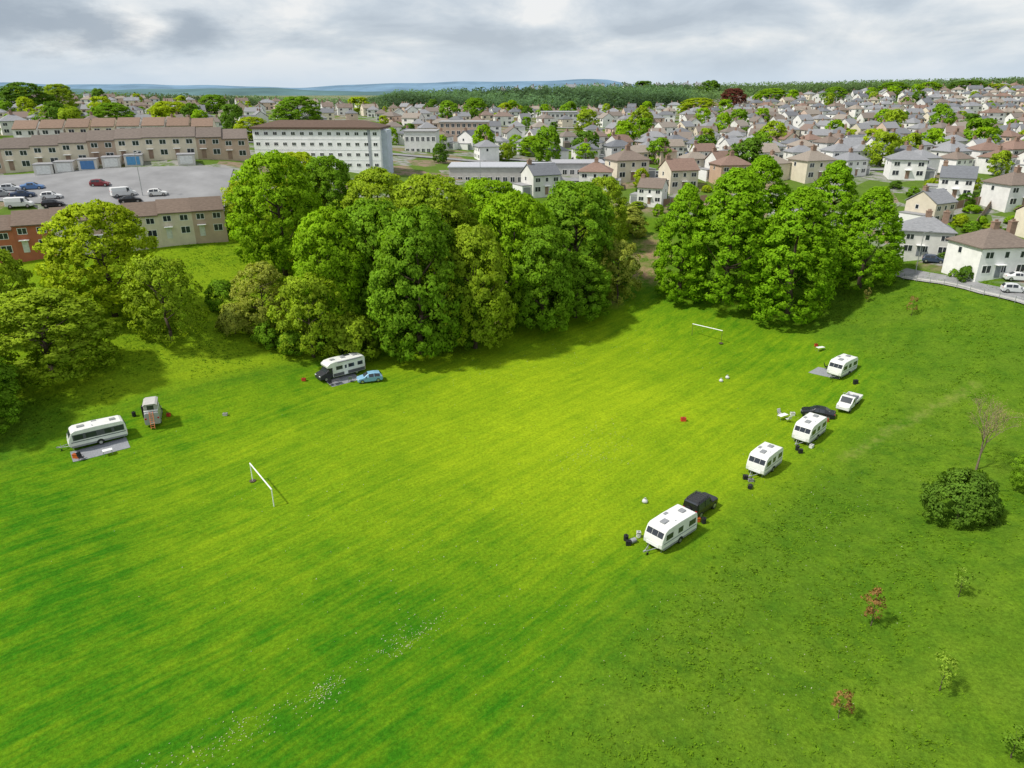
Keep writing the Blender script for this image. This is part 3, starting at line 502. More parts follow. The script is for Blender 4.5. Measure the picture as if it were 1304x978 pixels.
def house_proto(w=9,d=7.5,h=5.1,kind='hip',rh=2.3,detail=1,chims=((0,0),),doors=(0,),porch=True,ext=0):
    t=bpy.data.objects.new('house',None); link(t); t.empty_display_size=.3
    wall_mb(w,d,h,kind,rh).build('wall','wall',t); r=roof_mb(w,d,h,kind,rh).build('roof','roof',t)
    for x,y in chims: chim(x,y,h+rh*.45,h+rh+.9).build('chimney','brick',r)
    n=2 if w<7.5 else 3
    for s,rz in ((-1,0),(1,PI)):
        for i in range(n):
            x=(i-(n-1)/2)*(w/n)
            for z,hh,ww in ((.9,1.35,1.7 if i!=1 or n==2 else 1.0),(3.35,1.15,1.5 if i!=1 or n==2 else .9)):
                if z<1 and any(abs(x-dx)<.9 for dx in doors) and s==-1: continue
                window(t,ww,hh,(x,s*(d/2),z),rz,detail)
    for s,rz in ((-1,-PI/2),(1,PI/2)): window(t,.9,1.1,(s*w/2,.8,3.4),rz,detail)
    for dx in doors:
        o=MB().box(dx-.5,dx+.5,-d/2-.06,-d/2+.02,.1,2.15).build('door','door',t,col=random.choice([(.6,.6,.58),(.3,.2,.15),(.2,.22,.24)])); MB().box(dx+.3,dx+.36,-d/2-.1,-d/2-.03,1.05,1.2).build('door_handle','steel',o)
        if porch: MB().box(dx-.8,dx+.8,-d/2-.9,-d/2+.02,2.3,2.42).build('porch_roof','white',t)
    if ext:
        s=ext; x0,x1=sorted((s*(w/2+.003),s*(w/2+2.7))); g=MB().box(x0,x1,-d/2+1,d/2-.5,-3,2.45).build('garage_wing','white',t); MB().box(x0-.1,x1+.1,-d/2+.85,d/2-.35,2.453,2.65).build('wing_roof','flatroof',g); MB().box((x0+x1)/2-1.05,(x0+x1)/2+1.05,-d/2+.93,-d/2+.99,.05,2.1).build('wing_door','grey',g)
    return t
def far_mesh(w,d,h,kind,rh,chs,ext=0):
    b=wall_mb(w,d,h,kind,rh); r=roof_mb(w,d,h,kind,rh,.35); b.add(r.v,r.f,1)
    for x in chs:
        b.box(x-.45,x+.45,-.35,.35,h+rh*.4,h+rh+1.,2); b.box(x-.2,x+.2,-.15,.15,h+rh+1.003,h+rh+1.4,2)
    for s in (-1,1):
        for x in (-w*.28,w*.28):
            for z in (.9,3.3):
                b.box(x-.85,x+.85,s*d/2-.05,s*d/2+.05,z-.08,z+1.28,0); b.box(x-.75,x-.05,s*d/2-.07,s*d/2+.07,z,z+1.2,3); b.box(x+.05,x+.75,s*d/2-.07,s*d/2+.07,z,z+1.2,3)
        b.box(-.45,.45,s*d/2-.06,s*d/2+.06,0,2.1,3); b.box(s*w/2-.05,s*w/2+.05,-.5,.5,3.3,4.3,3)
    if ext: b.box(w/2+.003,w/2+2.6,-d/2+1,d/2-.5,-3,2.45,0); b.box(w/2+.003,w/2+2.7,-d/2+.9,d/2-.4,2.453,2.65,2); b.prismx([(-d/2-1.2,-2),(-d/2-.003,-2),(-d/2-.003,3.0),(-d/2-1.2,2.4)],-w*.45,-w*.1,1)
    return b
WALLS=[('white',(.80,.79,.77)),('cream',(.70,.63,.50)),('grey',(.60,.60,.59)),('brick',(.5,.35,.25)),('pale',(.74,.73,.69)),('pinkish',(.62,.48,.39))]
ROOFS=[('brown',(.19,.15,.125)),('grey',(.245,.25,.265)),('ruddy',(.22,.145,.115)),('slate',(.15,.158,.175)),('tan',(.28,.24,.20))]
PROT={('hip',1):house_proto(ext=1),('gable',1):house_proto(8,7.5,5.1,'gable',2.6,1,((-3.4,0),),ext=-1),('hip',2):house_proto(9.5,8,5.2,'hip',2.5,2,((0,0),(3.2,0)),(-1.0,),ext=1),('gable',2):house_proto(8,7.5,5.1,'gable',2.6,2,((3.4,0),)),('terrace',2):house_proto(6,7.6,5.,'row',2.0,2,(),(-1.5,)),('terrace',1):house_proto(6,7.6,5.,'row',2.0,1,(),(-1.5,))}
_used=set(); NH=[0]
def put_house(key,p,rz,wall,roof,label,group=None,sc=1):
    o=PROT[key]; NH[0]+=1
    if key not in _used:
        _used.add(key)
        for k in KIDS[o.name]:
            if k.name.startswith('wall'): k.color=(*wall,1)
            if k.name.startswith('roof'): k.color=(*roof,1)
    else: o=copy_tree(o,None,{'wall':wall,'roof':roof})
    o.location=p; o.rotation_euler=(0,0,rz); o.scale=(sc,sc,sc); tag(o,label,'house',group); return o
def jit(c,a=.08): k=1+U(-a,a); return tuple(x*k for x in c)
random.seed(11)
def terrace(p0,p1,w,key,walls,roofs,rowname,group):
    p0,p1=Vector((*p0,0)),Vector((*p1,0)); d=(p1-p0).normalized(); n=int(round((p1-p0).length/w)); rz=math.atan2(d.y,d.x)
    for i in range(n):
        p=p0+d*w*(i+.5); wc=walls[min(i*len(walls)//n,len(walls)-1)]
        put_house(key,(p.x,p.y,Hs(p.x,p.y)),rz,jit(wc[1]),jit(roofs),f'{wc[0]} terraced house, {ORD[i]} from left in {rowname}',group)
RB=('red brick',(.42,.14,.075)); BR=('brown brick',(.48,.36,.27)); CM=('cream',(.68,.60,.47)); WT=('white',(.72,.71,.68))
a0=P(-70,335,127); a1=P(298,303,148); terrace(a0[:2],a1[:2],6,('terrace',2),[RB,RB,RB,CM,BR,CM,CM,BR],(.16,.118,.092),'the row above the left bank','terraced houses above the bank')
a0=P(-60,222,172); a1=P(326,209,192); terrace(a0[:2],a1[:2],6,('terrace',1),[BR,CM,CM,BR,CM,CM,BR,BR],(.16,.13,.112),'the row behind the car park','terraced houses behind the car park')
a0=P(25,184,212); a1=P(290,178,226); terrace(a0[:2],a1[:2],6.6,('terrace',1),[WT,CM,WT,CM],(.22,.15,.11),'the second row behind the car park','second terrace row')
q=[P(-90,262,146),P(282,262,152),P(300,232,178),P(-60,230,167)]
s_,t_=np.meshgrid(np.linspace(0,1,40),np.linspace(0,1,20),indexing='ij')
bil=lambda k:(1-s_)*(1-t_)*q[0][k]+s_*(1-t_)*q[1][k]+s_*t_*q[2][k]+(1-s_)*t_*q[3][k]
tag(inst('car_park',grid_mesh('car_park',bil(0),bil(1),.15,'carpark')),kind='structure')
CK='cars in the left car park'; CKd=[('van',(.75,.75,.74),26,264,20,'white van at the left end of the car park'),('hatch',(.02,.02,.025),68,263,25,'black car right of the white van in the car park'),('saloon',(.03,.05,.1),30,251,25,'dark blue car behind the white van in the car park'),('hatch',(.72,.72,.72),66,253,25,'white car behind the black car in the car park'),('saloon',(.1,.2,.4),42,241,20,'blue car furthest back at left in the car park'),
 ('hatch',(.2,.03,.04),128,237,10,'maroon car by the garages in the car park'),('van',(.74,.74,.74),158,250,40,'white van in the middle of the car park'),('saloon',(.02,.02,.022),166,258,30,'black car in front of the middle white van'),('hatch',(.74,.74,.73),201,249,20,'white hatchback at the right of the car park'),('saloon',(.3,.31,.32),3,250,25,'silver car at the left edge of the car park'),('hatch',(.55,.56,.58),15,243,20,'pale silver car left of the blue one at the back')]
for k,c,u,v,dg,lb in CKd: carp(k,c,u,v,dg,lb,group=CK)
GAR=[(62,'white',(.7,.7,.68)),(88,'white',(.7,.7,.68)),(118,'blue',(.08,.2,.42)),(148,'white',(.7,.7,.68)),(176,'blue',(.1,.3,.55)),(242,'white',(.72,.72,.7))]
for i,(u,cn,c) in enumerate(GAR):
    x,y,z=P(u,233-i*.6,170+i*1.9); t=empty('garage',(x,y,Hs(x,y)),R(22),f'small flat roofed garage with {cn} door, {ORD[i]} from left behind the car park','garage','garages behind the car park')
    MB().box(-1.9,1.9,-2.4,2.4,-2,2.1).build('wall','wall',t,col=(.6,.58,.54)); MB().box(-2.05,2.05,-2.55,2.55,2.103,2.25).build('roof','flatroof',t); MB().box(-1.4,1.4,-2.48,-2.38,.05,1.9).build('garage_door','door',t,col=c)
def block(name,label,cat,x0,x1,Y0,dep,zb,zt,wall,roofc,rows,cols,ww,wh,z1,dz,rz=0,pitched=True):
    cx=(x0+x1)/2; w=x1-x0; t=empty(name,(cx,Y0+dep/2,zb),rz,label,cat); h=zt-zb
    MB().box(-w/2,w/2,-dep/2,dep/2,-3,h).build('wall','wall',t,col=wall)
    if pitched: roof_mb(w,dep,h+.2,'hip',1.6,.5,0,.5).build('roof','roof',t,col=roofc)
    else: MB().box(-w/2-.3,w/2+.3,-dep/2-.3,dep/2+.3,h+.003,h+.35).build('roof','roof',t,col=roofc)
    for r in range(rows):
        for c in range(cols): window(t,ww,wh,(-w/2+(c+.5)*w/cols,-dep/2,z1+r*dz),0,1)
    return t
fl=P(335,215,205); fr=P(489,215,200); zr=P(400,163,200)[2]
b=block('block_of_flats','long white five storey block of flats with shallow brown roof','flats',fl[0],fr[0],200,11,zr-13.5,zr,(.88,.88,.88),(.115,.075,.055),5,14,1.15,.9,1.05,2.65,R(-4))
wd=fr[0]-fl[0]
for r in range(4): MB().box(-wd/2+.1,wd/2-.1,-5.53,-5.48,2.62+r*2.65,2.76+r*2.65).build('floor_band','wall',b,col=(.68,.69,.71))
MB().box(wd/2+.003,wd/2+1.6,-3.5,1.5,-3,13).build('stair_tower','wall',b,col=(.5,.55,.63)); MB().box(wd/2-3.2,wd/2-2.5,-5.6,-5.49,0,13).build('drain_panel','wall',b,col=(.35,.37,.4))  # blue-grey paints the end wall's shadow side into the stair tower's colour
def blk(u0,u1,vt,vb,Y,dep,label,wall,roofc,rows,cols,pit=False,cat='building',name='building',rz=0):
    a=P(u0,vb,Y); c=P(u1,vb,Y); zt=P(u0,vt,Y)[2]; zb=a[2]; h=zt-zb
    return block(name,label,cat,a[0],c[0],Y,dep,zb,zt,wall,roofc,rows,cols,(c[0]-a[0])/cols*.62,min(1.5,h/rows*.55),.8,h/rows,R(rz),pit)
blk(516,556,168,198,255,12,'flat roofed white and grey office block right of the white flats',(.68,.68,.66),(.3,.3,.3),2,6); blk(560,622,156,174,300,14,'brown low block behind the flat roofed office',(.5,.38,.3),(.3,.3,.3),2,9)
blk(572,705,214,236,205,14,'long low flat roofed school building behind the wood',(.5,.48,.46),(.4,.41,.44),1,14); blk(705,770,209,226,222,12,'low grey flat roofed annexe right of the school',(.55,.55,.55),(.35,.35,.37),1,7)
blk(612,668,150,162,420,14,'pale yellow low building far off behind the office',(.75,.6,.25),(.5,.48,.38),1,8); blk(690,735,143,159,430,16,'grey far block in the middle of the town',(.55,.55,.55),(.35,.35,.37),2,8)
HN=[(1252,347,('hip',2),8,('white',0),0,1.05,'white house with brown hipped roof beside the railing road, nearest at right'),(1172,322,('hip',2),-20,('pale',4),1,.95,'pale house half hidden behind the rightmost lime tree'),(1325,300,('gable',2),20,('cream',1),2,.95,'cream house cut by right edge behind the nearest white house'),
 (1284,262,('hip',1),12,('white',0),0,1.,'white house with brown roof above the nearest right house'),(1214,250,('gable',1),-30,('white',0),3,.9,'white gabled house with dark roof above the wooden fences'),(1180,283,('gable',1),30,('cream',1),1,.9,'cream gabled house right of the lime trees'),
 (1030,228,('hip',1),20,('cream',1),4,1.,'cream house with tan roof above the front lime tree'),(1150,226,('hip',1),-15,('white',0),1,.95,'white house with grey roof up right of the limes'),(928,232,('hip',1),10,('brick',3),2,.95,'brick house with red brown roof left of the limes top'),(862,240,('gable',1),15,('cream',1),2,1.,'cream house with red brown roof above the earth path'),
 (797,228,('hip',1),18,('cream',1),0,1.1,'cream house with brown hipped roof behind the wood right end'),(688,246,('gable',1),25,('pale',4),3,1.,'dark roofed house just above the right half of the wood'),(830,258,('gable',1),-25,('white',0),0,.8,'small white house seen over the earth path gap'),(758,240,('hip',1),-10,('pale',4),2,.95,'pale house left of the cream hipped house')]
for u,v,key,dg,wn,ri,sc,lb in HN: put_house(key,at(u,v),R(dg),jit(WALLS[wn[1]][1]),jit(ROOFS[ri][1]),lb,None,sc)
FT={k:far_mesh(w,d,5.1,'gable' if k.startswith('gable') else 'hip',rh,ch,e) for k,(w,d,rh,ch,e) in {'hip':(9,7.5,2.4,(0,),1),'gable':(7.5,7.5,2.7,(-2.8,),1),'long':(12,7.5,2.3,(-2.5,2.5),0),'gablewide':(11,7,2.6,(-4,4),0),'hipb':(8,8,2.6,(2.,),0)}.items()}
FM={k:b.mesh('house',['wall','roof','brick','glass']) for k,b in FT.items()}
FAR=[]
def place_row(Yb,u0,u1,sp,slope,rot,name,pw,pr,skip=.06,group=None,sc=.83):
    a=(u0-652)/FP; x=a*Yb*.955; x1=(u1-652)/FP*Yb*.955; out=[]
    while x<x1:
        y=Yb+U(-4,4)+slope*x
        if random.random()>skip: out.append((x,y))
        x+=sp*U(.85,1.18)
    for i,(x,y) in enumerate(out):
        wi=random.choice(pw); ri=random.choice(pr); kd=random.choice(['hip','hip','gable']); rz=R(rot+U(-12,12)+random.choice([0,0,0,90])); z=Hs(x,y)
        if Yb<300: put_house((kd,1),(x,y,z),rz,jit(WALLS[wi][1]),jit(ROOFS[ri][1]),f'{WALLS[wi][0]} house with {ROOFS[ri][0]} roof, {ORD[i]} from left in {name}',group,sc*U(.9,1.1))
        else: FAR.append((math.hypot(x,y),x,y,z,rz,wi,ri,sc*U(.92,1.1),random.choice(list(FM)),f'{WALLS[wi][0]} house, {ORD[i]} from left in {name}',group))
rn=['nearest','second','third','fourth','fifth','sixth','seventh','eighth','ninth','tenth','eleventh','twelfth','thirteenth','fourteenth','fifteenth','last']
for i,(Y,u0) in enumerate([(206,880),(223,840),(241,810),(260,785),(281,785),(304,800),(328,800),(354,815),(382,825),(412,850),(445,870),(481,880),(520,890),(562,900),(608,910),(655,930)]):
    place_row(Y,u0,1390,10.2,-.05,random.choice([15,-20,25,10]),f'{rn[i]} right hillside row',[0,0,0,1,2,4,4,4,5],[0,1,1,1,3,3,4,2],.06,'houses on the right hillside')
for i,(Y,u0,u1) in enumerate([(250,620,780),(278,520,780),(308,505,770),(340,500,800),(375,500,610),(410,490,830),(450,480,850),(495,480,860),(545,520,880),(600,520,900)]):
    place_row(Y,u0,u1,11,0,random.choice([10,-15,20]),f'{rn[i]} mid town row',[0,0,1,4,4,5],[0,1,1,3,4],.1,'houses in the middle of the town')
place_row(945,640,900,17,0,10,'row on the wooded skyline',[0,0,4],[1],.2,'houses on the wooded skyline',1.2)
for i,(Y,u0,u1) in enumerate([(262,-60,330),(300,-60,330),(345,-60,480),(400,-60,480),(460,-60,480),(520,-60,470),(580,-60,470)]):
    place_row(Y,u0,u1,12.5,0,random.choice([20,10,30]),f'{rn[i]} left far row',[0,1,2,4,5],[0,0,1,1,4],.22,'houses behind the left terraces')
FAR.sort(key=lambda a:a[0]); keep=max(0,297-NH[0]); st=MB()
for i,(w_) in enumerate(WALLS): MT[f'w{i}']=mat('far_wall',w_[1],.9,.1,.5)
for i,(r_) in enumerate(ROOFS): MT[f'r{i}']=mat('far_roof',r_[1],.9,.2,.7)
m,n,l=newmat('far_roof_tile'); oi=n.new('ShaderNodeObjectInfo'); cr=n.new('ShaderNodeValToRGB'); cr.color_ramp.interpolation='CONSTANT'; e=cr.color_ramp.elements; e[0].color=(.19,.155,.13,1); e[1].position=.26; e[1].color=(.245,.25,.265,1)
for p_,c_ in ((.6,(.155,.162,.178,1)),(.8,(.215,.15,.12,1)),(.88,(.28,.24,.2,1))): k=e.new(p_); k.color=c_
l.new(oi.outputs['Random'],cr.inputs[0]); tc=n.new('ShaderNodeTexCoord'); f=noise(n,l,tc.outputs['Object'],1.2); l.new(mixc(n,l,mrange(n,l,f,.3,.7,0,.35),cr.outputs[0],(.14,.14,.14)),n['Principled BSDF'].inputs['Base Color']); n['Principled BSDF'].inputs['Roughness'].default_value=.85
for k in FM.values(): k.materials[1]=m
for i,(dd,x,y,z,rz,wi,ri,sc,kd,lb,gp) in enumerate(FAR):
    if i<keep:
        o=inst('house',FM[kd],None,(x,y,z),rz,jit(WALLS[wi][1])); o.scale=(sc,sc,sc); tag(o,lb,'house',gp)
    else:
        b=FT[kd]; c,s=math.cos(rz)*sc,math.sin(rz)*sc; o=len(st.v); st.v+=[(x+vx*c-vy*s,y+vx*s+vy*c,z+vz*sc) for vx,vy,vz in b.v]; st.f+=[tuple(q+o for q in ff_) for ff_ in b.f]; st.m+=[(wi,6+ri,11,12)[q] for q in b.m]
if st.v: tag(st.build('far_houses',[f'w{i}' for i in range(6)]+[f'r{i}' for i in range(5)]+['brick','glass']),'small far-off houses packed up to the skyline','houses',kind='stuff')
for Y,u0,u1 in [(214,700,1400),(251,620,1400),(292,500,1400),(341,500,1400),(397,500,1400),(463,700,1400),(240,300,640)]:
    pts=[((u-652)/FP*Y*.955,Y-.05*(u-652)/FP*Y*(u0>400)) for u in np.linspace(u0,u1,14)]; tag(strip('street',pts,4.6,'asphalt',.25),kind='structure')
rp=[at(1150,350),at(1200,358),at(1250,370),at(1330,392),at(1420,425)]; tag(strip('road',[(p.x,p.y+1.6) for p in rp],3.8,'asphalt',.14,1.2),kind='structure'); tag(strip('pavement',[(p.x-.6,p.y-1.2) for p in rp],1.2,'concrete',.22,1.2),kind='structure')
ft=empty('railing_fence',(0,0,0),0,'grey metal railing between the grassy slope and the right hand road','fence'); pts=[Vector((p.x-.9,p.y-2.1,0)) for p in rp]
fp=[]
for a,b in zip(pts,pts[1:]):
    k=max(1,int((b-a).length/2.4)); fp+=[a.lerp(b,i/k) for i in range(k)]
fp=[Vector((p.x,p.y,Hs(p.x,p.y))) for p in fp]
pm=MB().tube((0,0,-.3),(0,0,1.15),.045,n=6).mesh('post','steel')
for p in fp: inst('post',pm,ft,p)
for z in (.45,.8,1.1):
    m_=MB()
    for a,b in zip(fp,fp[1:]): m_.tube(a+Vector((0,0,z)),b+Vector((0,0,z)),.03,n=6)
    m_.build('rail','steel',ft)
for k,c,u,v,dg,lb in [('hatch',(.6,.61,.62),1291,372,-18,'silver car parked on the road at right edge, nearest the railing'),('saloon',(.72,.72,.72),1296,357,-15,'white car in the driveway at the right edge'),('hatch',(.05,.07,.12),1188,334,-30,'dark car parked near the pale half hidden house')]: carp(k,c,u,v,dg,lb)
random.seed(5); cc=[('white',(.7,.7,.7)),('black',(.02,.02,.02)),('silver',(.45,.46,.48)),('blue',(.05,.12,.3)),('red',(.35,.03,.03))]; i=0
for Y,us in ((214,(842,905,965,1085,1190,1262)),(251,(735,800,880,990,1110,1215)),(292,(640,760,850,960,1075,1180,1275))):
    for u in us:
        cn,c=cc[i%5]; x=(u-652)/FP*Y*.955; y=Y-.05*(u-652)/FP*Y+1.1; make_car(('hatch','saloon','van')[i%3],c,f'{cn} parked car, {ORD[us.index(u)]} from left on the {dict([(214,"nearest"),(251,"second"),(292,"third")])[Y]} town street',(x,y,Hs(x,y)+.25),R(-3),'cars parked on the town streets'); i+=1
def fence(u0,v0,u1,v1,h,label,m='wood'):
    a,b=at(u0,v0),at(u1,v1); L=(b-a).length; k=max(2,int(L/1.8)); t=empty('garden_fence',a,0,label,'fence')
    for i in range(k):
        p=a.lerp(b,i/k)-a; q_=a.lerp(b,(i+1)/k)-a; p.z=Hs(a.x+p.x,a.y+p.y)-a.z; q_.z=Hs(a.x+q_.x,a.y+q_.y)-a.z
        MB().tube(p,p+Vector((0,0,h+.1)),.06,n=4).build('post','concrete',t); d=(q_-p).normalized()*.07; nn=Vector((-d.y,d.x,0)).normalized()*.025; e1,e2=p+d,q_-d
        MB().add([e1-nn,e2-nn,e2+nn,e1+nn]+[w+Vector((0,0,h)) for w in (e1-nn,e2-nn,e2+nn,e1+nn)],[(0,1,2,3),(4,5,6,7),(0,1,5,4),(1,2,6,5),(2,3,7,6),(3,0,4,7)]).build('panel',m,t)
for a in [(1208,268,1262,258,1.8,'brown wooden garden fence above the nearest right house'),(1262,258,1304,248,1.8,'brown wooden fence running off the right edge'),(1160,300,1200,296,1.6,'wooden fence right of the rightmost lime'),(835,262,900,256,1.6,'wooden fence at the top of the earth path'),(700,262,770,258,1.5,'wooden fence behind the right end of the wood'),(1196,292,1214,262,1.6,'wooden fence climbing between the cream and white gabled houses'),(1240,292,1262,262,1.6,'wooden fence climbing above the nearest right house')]: fence(*a)
def lamp(p,h,label,group=None):
    t=empty('street_lamp',p,0,label,'street lamp',group); MB().tube((0,0,-.3),(0,0,h),.09,.06,8).build('pole','steel',t); MB().tube((0,0,h-.05),(1.1,0,h+.15),.045,.04,6).build('arm','steel',t); MB().box(.85,1.5,-.13,.13,h+.1,h+.24).build('lantern','grey',t,.04)
lamp(at(182,250),9,'tall street lamp standing in the left car park'); lamp(at(1165,350),8,'street lamp beside the railing road at right'); lamp(at(612,246),8,'street lamp by the long low school')
random.seed(21)
TZ=[('left',-40,330,240,600,58),('middle',490,800,240,640,58),('right',790,1340,195,600,108)]
for nm,u0,u1,y0,y1,nn in TZ:
    L=[]
    for _ in range(nn):
        Y=y0+(y1-y0)*random.random()**1.2; u=U(u0,u1); L.append((u,Y))
    L.sort()
    for i,(u,Y) in enumerate(L):
        x=(u-652)/FP*Y*.955; big=random.random(); h=U(3.5,6.5) if big<.65 else U(8,12); w=h*U(.8,1.2); c=random.choice([G1,G1,G2,G3,G5,GY]); cn={G1:'bright green',G2:'mid green',G3:'olive green',G5:'dark green',GY:'lime green'}[c]
        put_tree((x,Y,Hs(x,Y)-.1),h,w,'far',c,f'{cn} {"tall" if big>=.65 else "small"} tree among {nm} town houses, {ORD[i]} from left','tree',f'garden trees in the {nm} of the town')
L=[(1163,296),(1176,303),(1192,306),(1206,300),(1218,318),(1205,330),(1222,288),(1236,296),(1250,285),(1262,292),(1276,300),(1290,284),(1300,270),(1238,270),(1250,258),(1228,262),(1200,276),(1190,262),(1172,262),(1162,250),(1186,240),(1205,236),(1238,240),(1258,246),(1272,240),(1298,236),(1140,240),(1125,250),(1215,352),(1228,358),(1280,330),(845,252),(880,250),(900,244),(815,246),(780,250),(740,252),(715,250),(838,274),(858,268),(812,264)]
L.sort()
for i,(u,v) in enumerate(L):
    nm_='hedge' if i%3==0 else 'shrub'; put_tree(at(u,v)-Vector((0,0,.1)),U(1.4,3.2),U(2.2,4.2),'shrub',random.choice([G1,G2,G3,G5,GY]),f'garden {nm_} by the nearer town houses, {ORD[i]} from left','shrub','garden shrubs by the nearer houses',nm_)
for u,vt,Y,w,c,lb in [(377,122,330,60,G2,'large dark round tree behind the white flats'),(605,124,420,34,G2,'green tree standing above the middle of the town'),(683,172,270,46,G1,'bright green round tree right of the white gable houses'),(140,130,290,60,G2,'dark tall tree above the left terraces'),(72,132,300,60,G3,'olive tree left of the dark tall one above the terraces'),(215,128,320,60,GY,'yellow green tree above the left terraces'),(25,104,420,60,G5,'dark tree on the left skyline'),(318,148,250,44,GY,'yellow green tree just left of the white flats'),(560,182,230,22,G5,'narrow dark conifer right of the white flats'),(1285,232,170,46,G5,'dark tree at the right edge above the houses'),(935,112,560,36,(.15,.05,.04),'copper red tree on the right skyline'),(890,124,520,46,GY,'lime green tree left of the copper red tree'),(1065,110,560,34,G2,'green tree on the right skyline'),(1235,102,620,44,G5,'dark tree on far right skyline'),
  (70,106,440,40,G3,'olive tree right of the dark tree on left skyline'),(985,112,600,40,G1,'bright tree on the skyline right of the copper tree'),(1140,104,620,40,G2,'green tree midway along the right skyline'),(905,102,800,30,G5,'dark tree alone on the skyline near the middle'),(820,102,900,26,G5,'small dark skyline tree above the wooded ridge'),(1185,104,640,30,G1,'small bright tree on the right skyline'),(1270,106,620,36,GY,'lime green tree at the right end of skyline'),(455,122,480,30,GY,'yellow green tree right of the flats roof'),(270,120,460,40,G2,'green tree far behind the left terraces')]:
    tree_top(u,vt,Y,w,'round' if w>30 else 'far',c,lb)
def woods(name,label,segs,N,sz,col):
    ps=[];tt=[]
    for u0,u1,y0,y1,wt,hh in segs:
        n=int(N*wt); Y=rng.uniform(y0,y1,n); u=rng.uniform(u0,u1,n); ed=np.clip(np.minimum(u-u0,u1-u)/40.,0,1); x=(u-652)/FP*Y*.94; cl=np.abs(np.sin(x*.16+np.sin(Y*.09)*2))*np.abs(np.sin(Y*.11+np.sin(x*.07)*2)); z=H(x,Y)+rng.random(n)**.6*hh*(.35+.65*cl)*(.3+.7*ed); k=rng.random(n)<.15+.85*ed; ps.append(np.stack([x,Y,z],-1)[k]); tt.append((.55+.6*cl+.35*np.sin(x*.031+Y*.02))[k])
    p=np.concatenate(ps); t=np.concatenate(tt)*rng.uniform(.7,1.3,len(p)); n=nrm(rng.normal(size=p.shape)*.45+np.array([-.2,-.35,.9])); o=inst(name,quads_mesh(name,leafquads(p,n,rng.uniform(.6,1.4,len(p))*sz),np.clip(t,.3,2),'leaf',nrm(n+np.array([-.2,-.2,.6]))),col=col); tag(o,label,'trees',kind='stuff')
woods('distant_wood','dark green wooded ridge behind the middle of the town',[(470,900,660,935,1,12)],60000,1.25,(.08,.15,.07))
woods('skyline_trees','tree belt along the right hand skyline',[(840,1420,690,960,1,10)],60000,.95,(.10,.17,.065)); woods('left_skyline_trees','tree belt along the left far edge of the town',[(-80,520,610,720,1,8)],20000,1.,(.09,.155,.07))
def hills(name,Y,a0,a1,amp,base,seed,col):
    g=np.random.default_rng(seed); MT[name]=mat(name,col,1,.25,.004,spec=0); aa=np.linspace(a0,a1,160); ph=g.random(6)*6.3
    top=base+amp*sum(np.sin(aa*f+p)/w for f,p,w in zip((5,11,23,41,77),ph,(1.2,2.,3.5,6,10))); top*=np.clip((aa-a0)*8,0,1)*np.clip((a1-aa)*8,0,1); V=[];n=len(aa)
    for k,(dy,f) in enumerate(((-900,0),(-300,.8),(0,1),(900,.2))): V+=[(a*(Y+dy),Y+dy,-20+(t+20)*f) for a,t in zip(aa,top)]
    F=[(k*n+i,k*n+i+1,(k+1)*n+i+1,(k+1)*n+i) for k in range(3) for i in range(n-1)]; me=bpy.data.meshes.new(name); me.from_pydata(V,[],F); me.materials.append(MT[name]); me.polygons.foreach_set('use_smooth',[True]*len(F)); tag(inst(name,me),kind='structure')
hills('far_hills',6500,-1.3,.25,22,98,3,(.15,.24,.33)); hills('middle_hills',3600,-1.3,.1,10,46,5,(.10,.17,.18))  # bluish tones: aerial haze painted into the hills' base colour
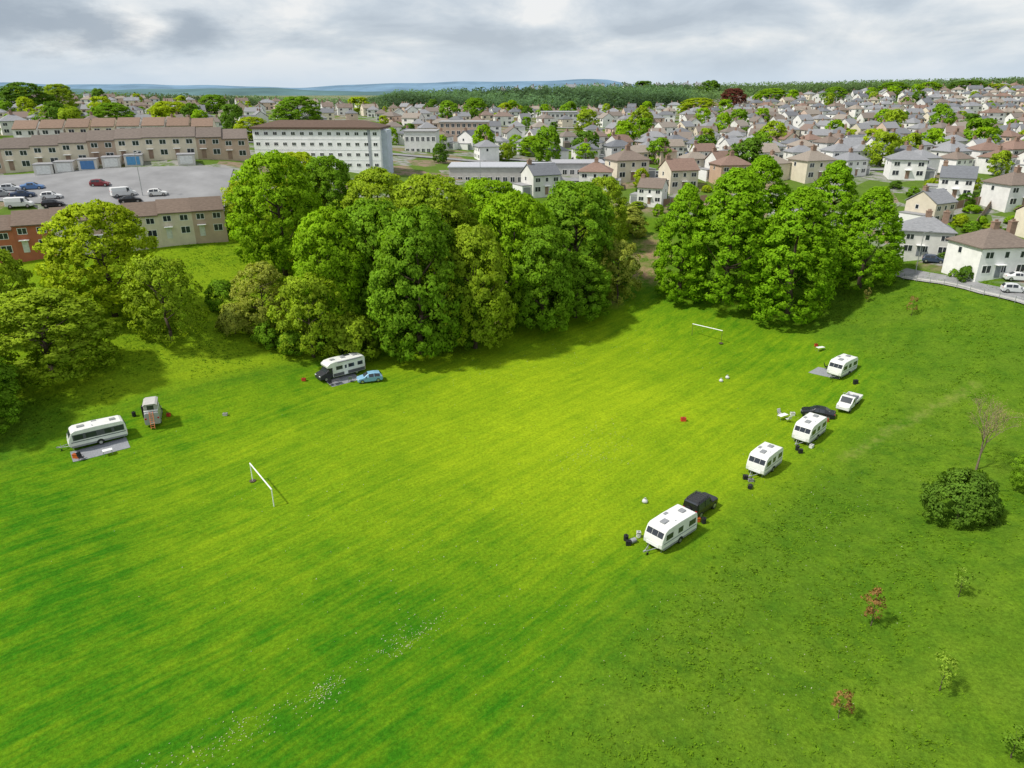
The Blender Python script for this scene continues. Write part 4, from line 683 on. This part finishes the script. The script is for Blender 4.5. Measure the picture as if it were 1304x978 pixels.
# ------------------------------------------------------------------ light
SE,AZ=R(54),R(-108)
w=bpy.data.worlds.new('World'); S.world=w; w.use_nodes=True; n=w.node_tree.nodes; l=w.node_tree.links; bg=n['Background']
sk=n.new('ShaderNodeTexSky'); sk.sky_type='NISHITA'; sk.sun_disc=False; sk.sun_elevation=SE; sk.sun_rotation=AZ
vs=n.new('ShaderNodeVectorMath'); vs.operation='SCALE'; vs.inputs['Scale'].default_value=.10; l.new(sk.outputs[0],vs.inputs[0])
tc=n.new('ShaderNodeTexCoord'); mp=n.new('ShaderNodeMapping'); mp.inputs['Scale'].default_value=(5.,5.,14); mp.inputs['Location'].default_value=(1.7,.2,.55); l.new(tc.outputs['Generated'],mp.inputs[0])
f=noise(n,l,mp.outputs[0],1.,9,.54,.3); cr=n.new('ShaderNodeValToRGB'); e=cr.color_ramp.elements; e[0].position=.36; e[0].color=(.52,.59,.68,1); e[1].position=.60; e[1].color=(1,1,1,1); k=e.new(.46); k.color=(.66,.73,.81,1); k=e.new(.54); k.color=(.84,.88,.92,1); l.new(f,cr.inputs[0])
c=mixc(n,l,.85,vs.outputs[0],cr.outputs[0])
sb=n.new('ShaderNodeVectorMath'); sb.operation='SUBTRACT'; l.new(tc.outputs['Generated'],sb.inputs[0]); d0=Vector((-.48,.876,.066)).normalized(); sb.inputs[1].default_value=d0
ml=n.new('ShaderNodeVectorMath'); ml.operation='MULTIPLY'; l.new(sb.outputs[0],ml.inputs[0]); ml.inputs[1].default_value=(1,1,6.5); ln=n.new('ShaderNodeVectorMath'); ln.operation='LENGTH'; l.new(ml.outputs[0],ln.inputs[0])
f2=noise(n,l,mp.outputs[0],2.,7,.6); dk=math_(n,l,'ADD',ln.outputs['Value'],mrange(n,l,f2,.3,.7,-.13,.13))
sx=n.new('ShaderNodeSeparateXYZ'); l.new(tc.outputs['Generated'],sx.inputs[0]); c=mixc(n,l,mrange(n,l,sx.outputs[2],.008,.058,.85,0),c,(.64,.75,.86)); c=mixc(n,l,mrange(n,l,dk,.05,.2,.8,0),c,(.38,.45,.53)); l.new(c,bg.inputs[0]); bg.inputs[1].default_value=.95
sl=bpy.data.lights.new('sun','SUN'); sl.energy=4.1; sl.angle=R(4); sl.color=(1,.95,.86); so=bpy.data.objects.new('sun',sl); C.objects.link(so)
d=Vector((math.sin(AZ)*math.cos(SE),math.cos(AZ)*math.cos(SE),math.sin(SE))); so.rotation_euler=(-d).to_track_quat('-Z','Y').to_euler()
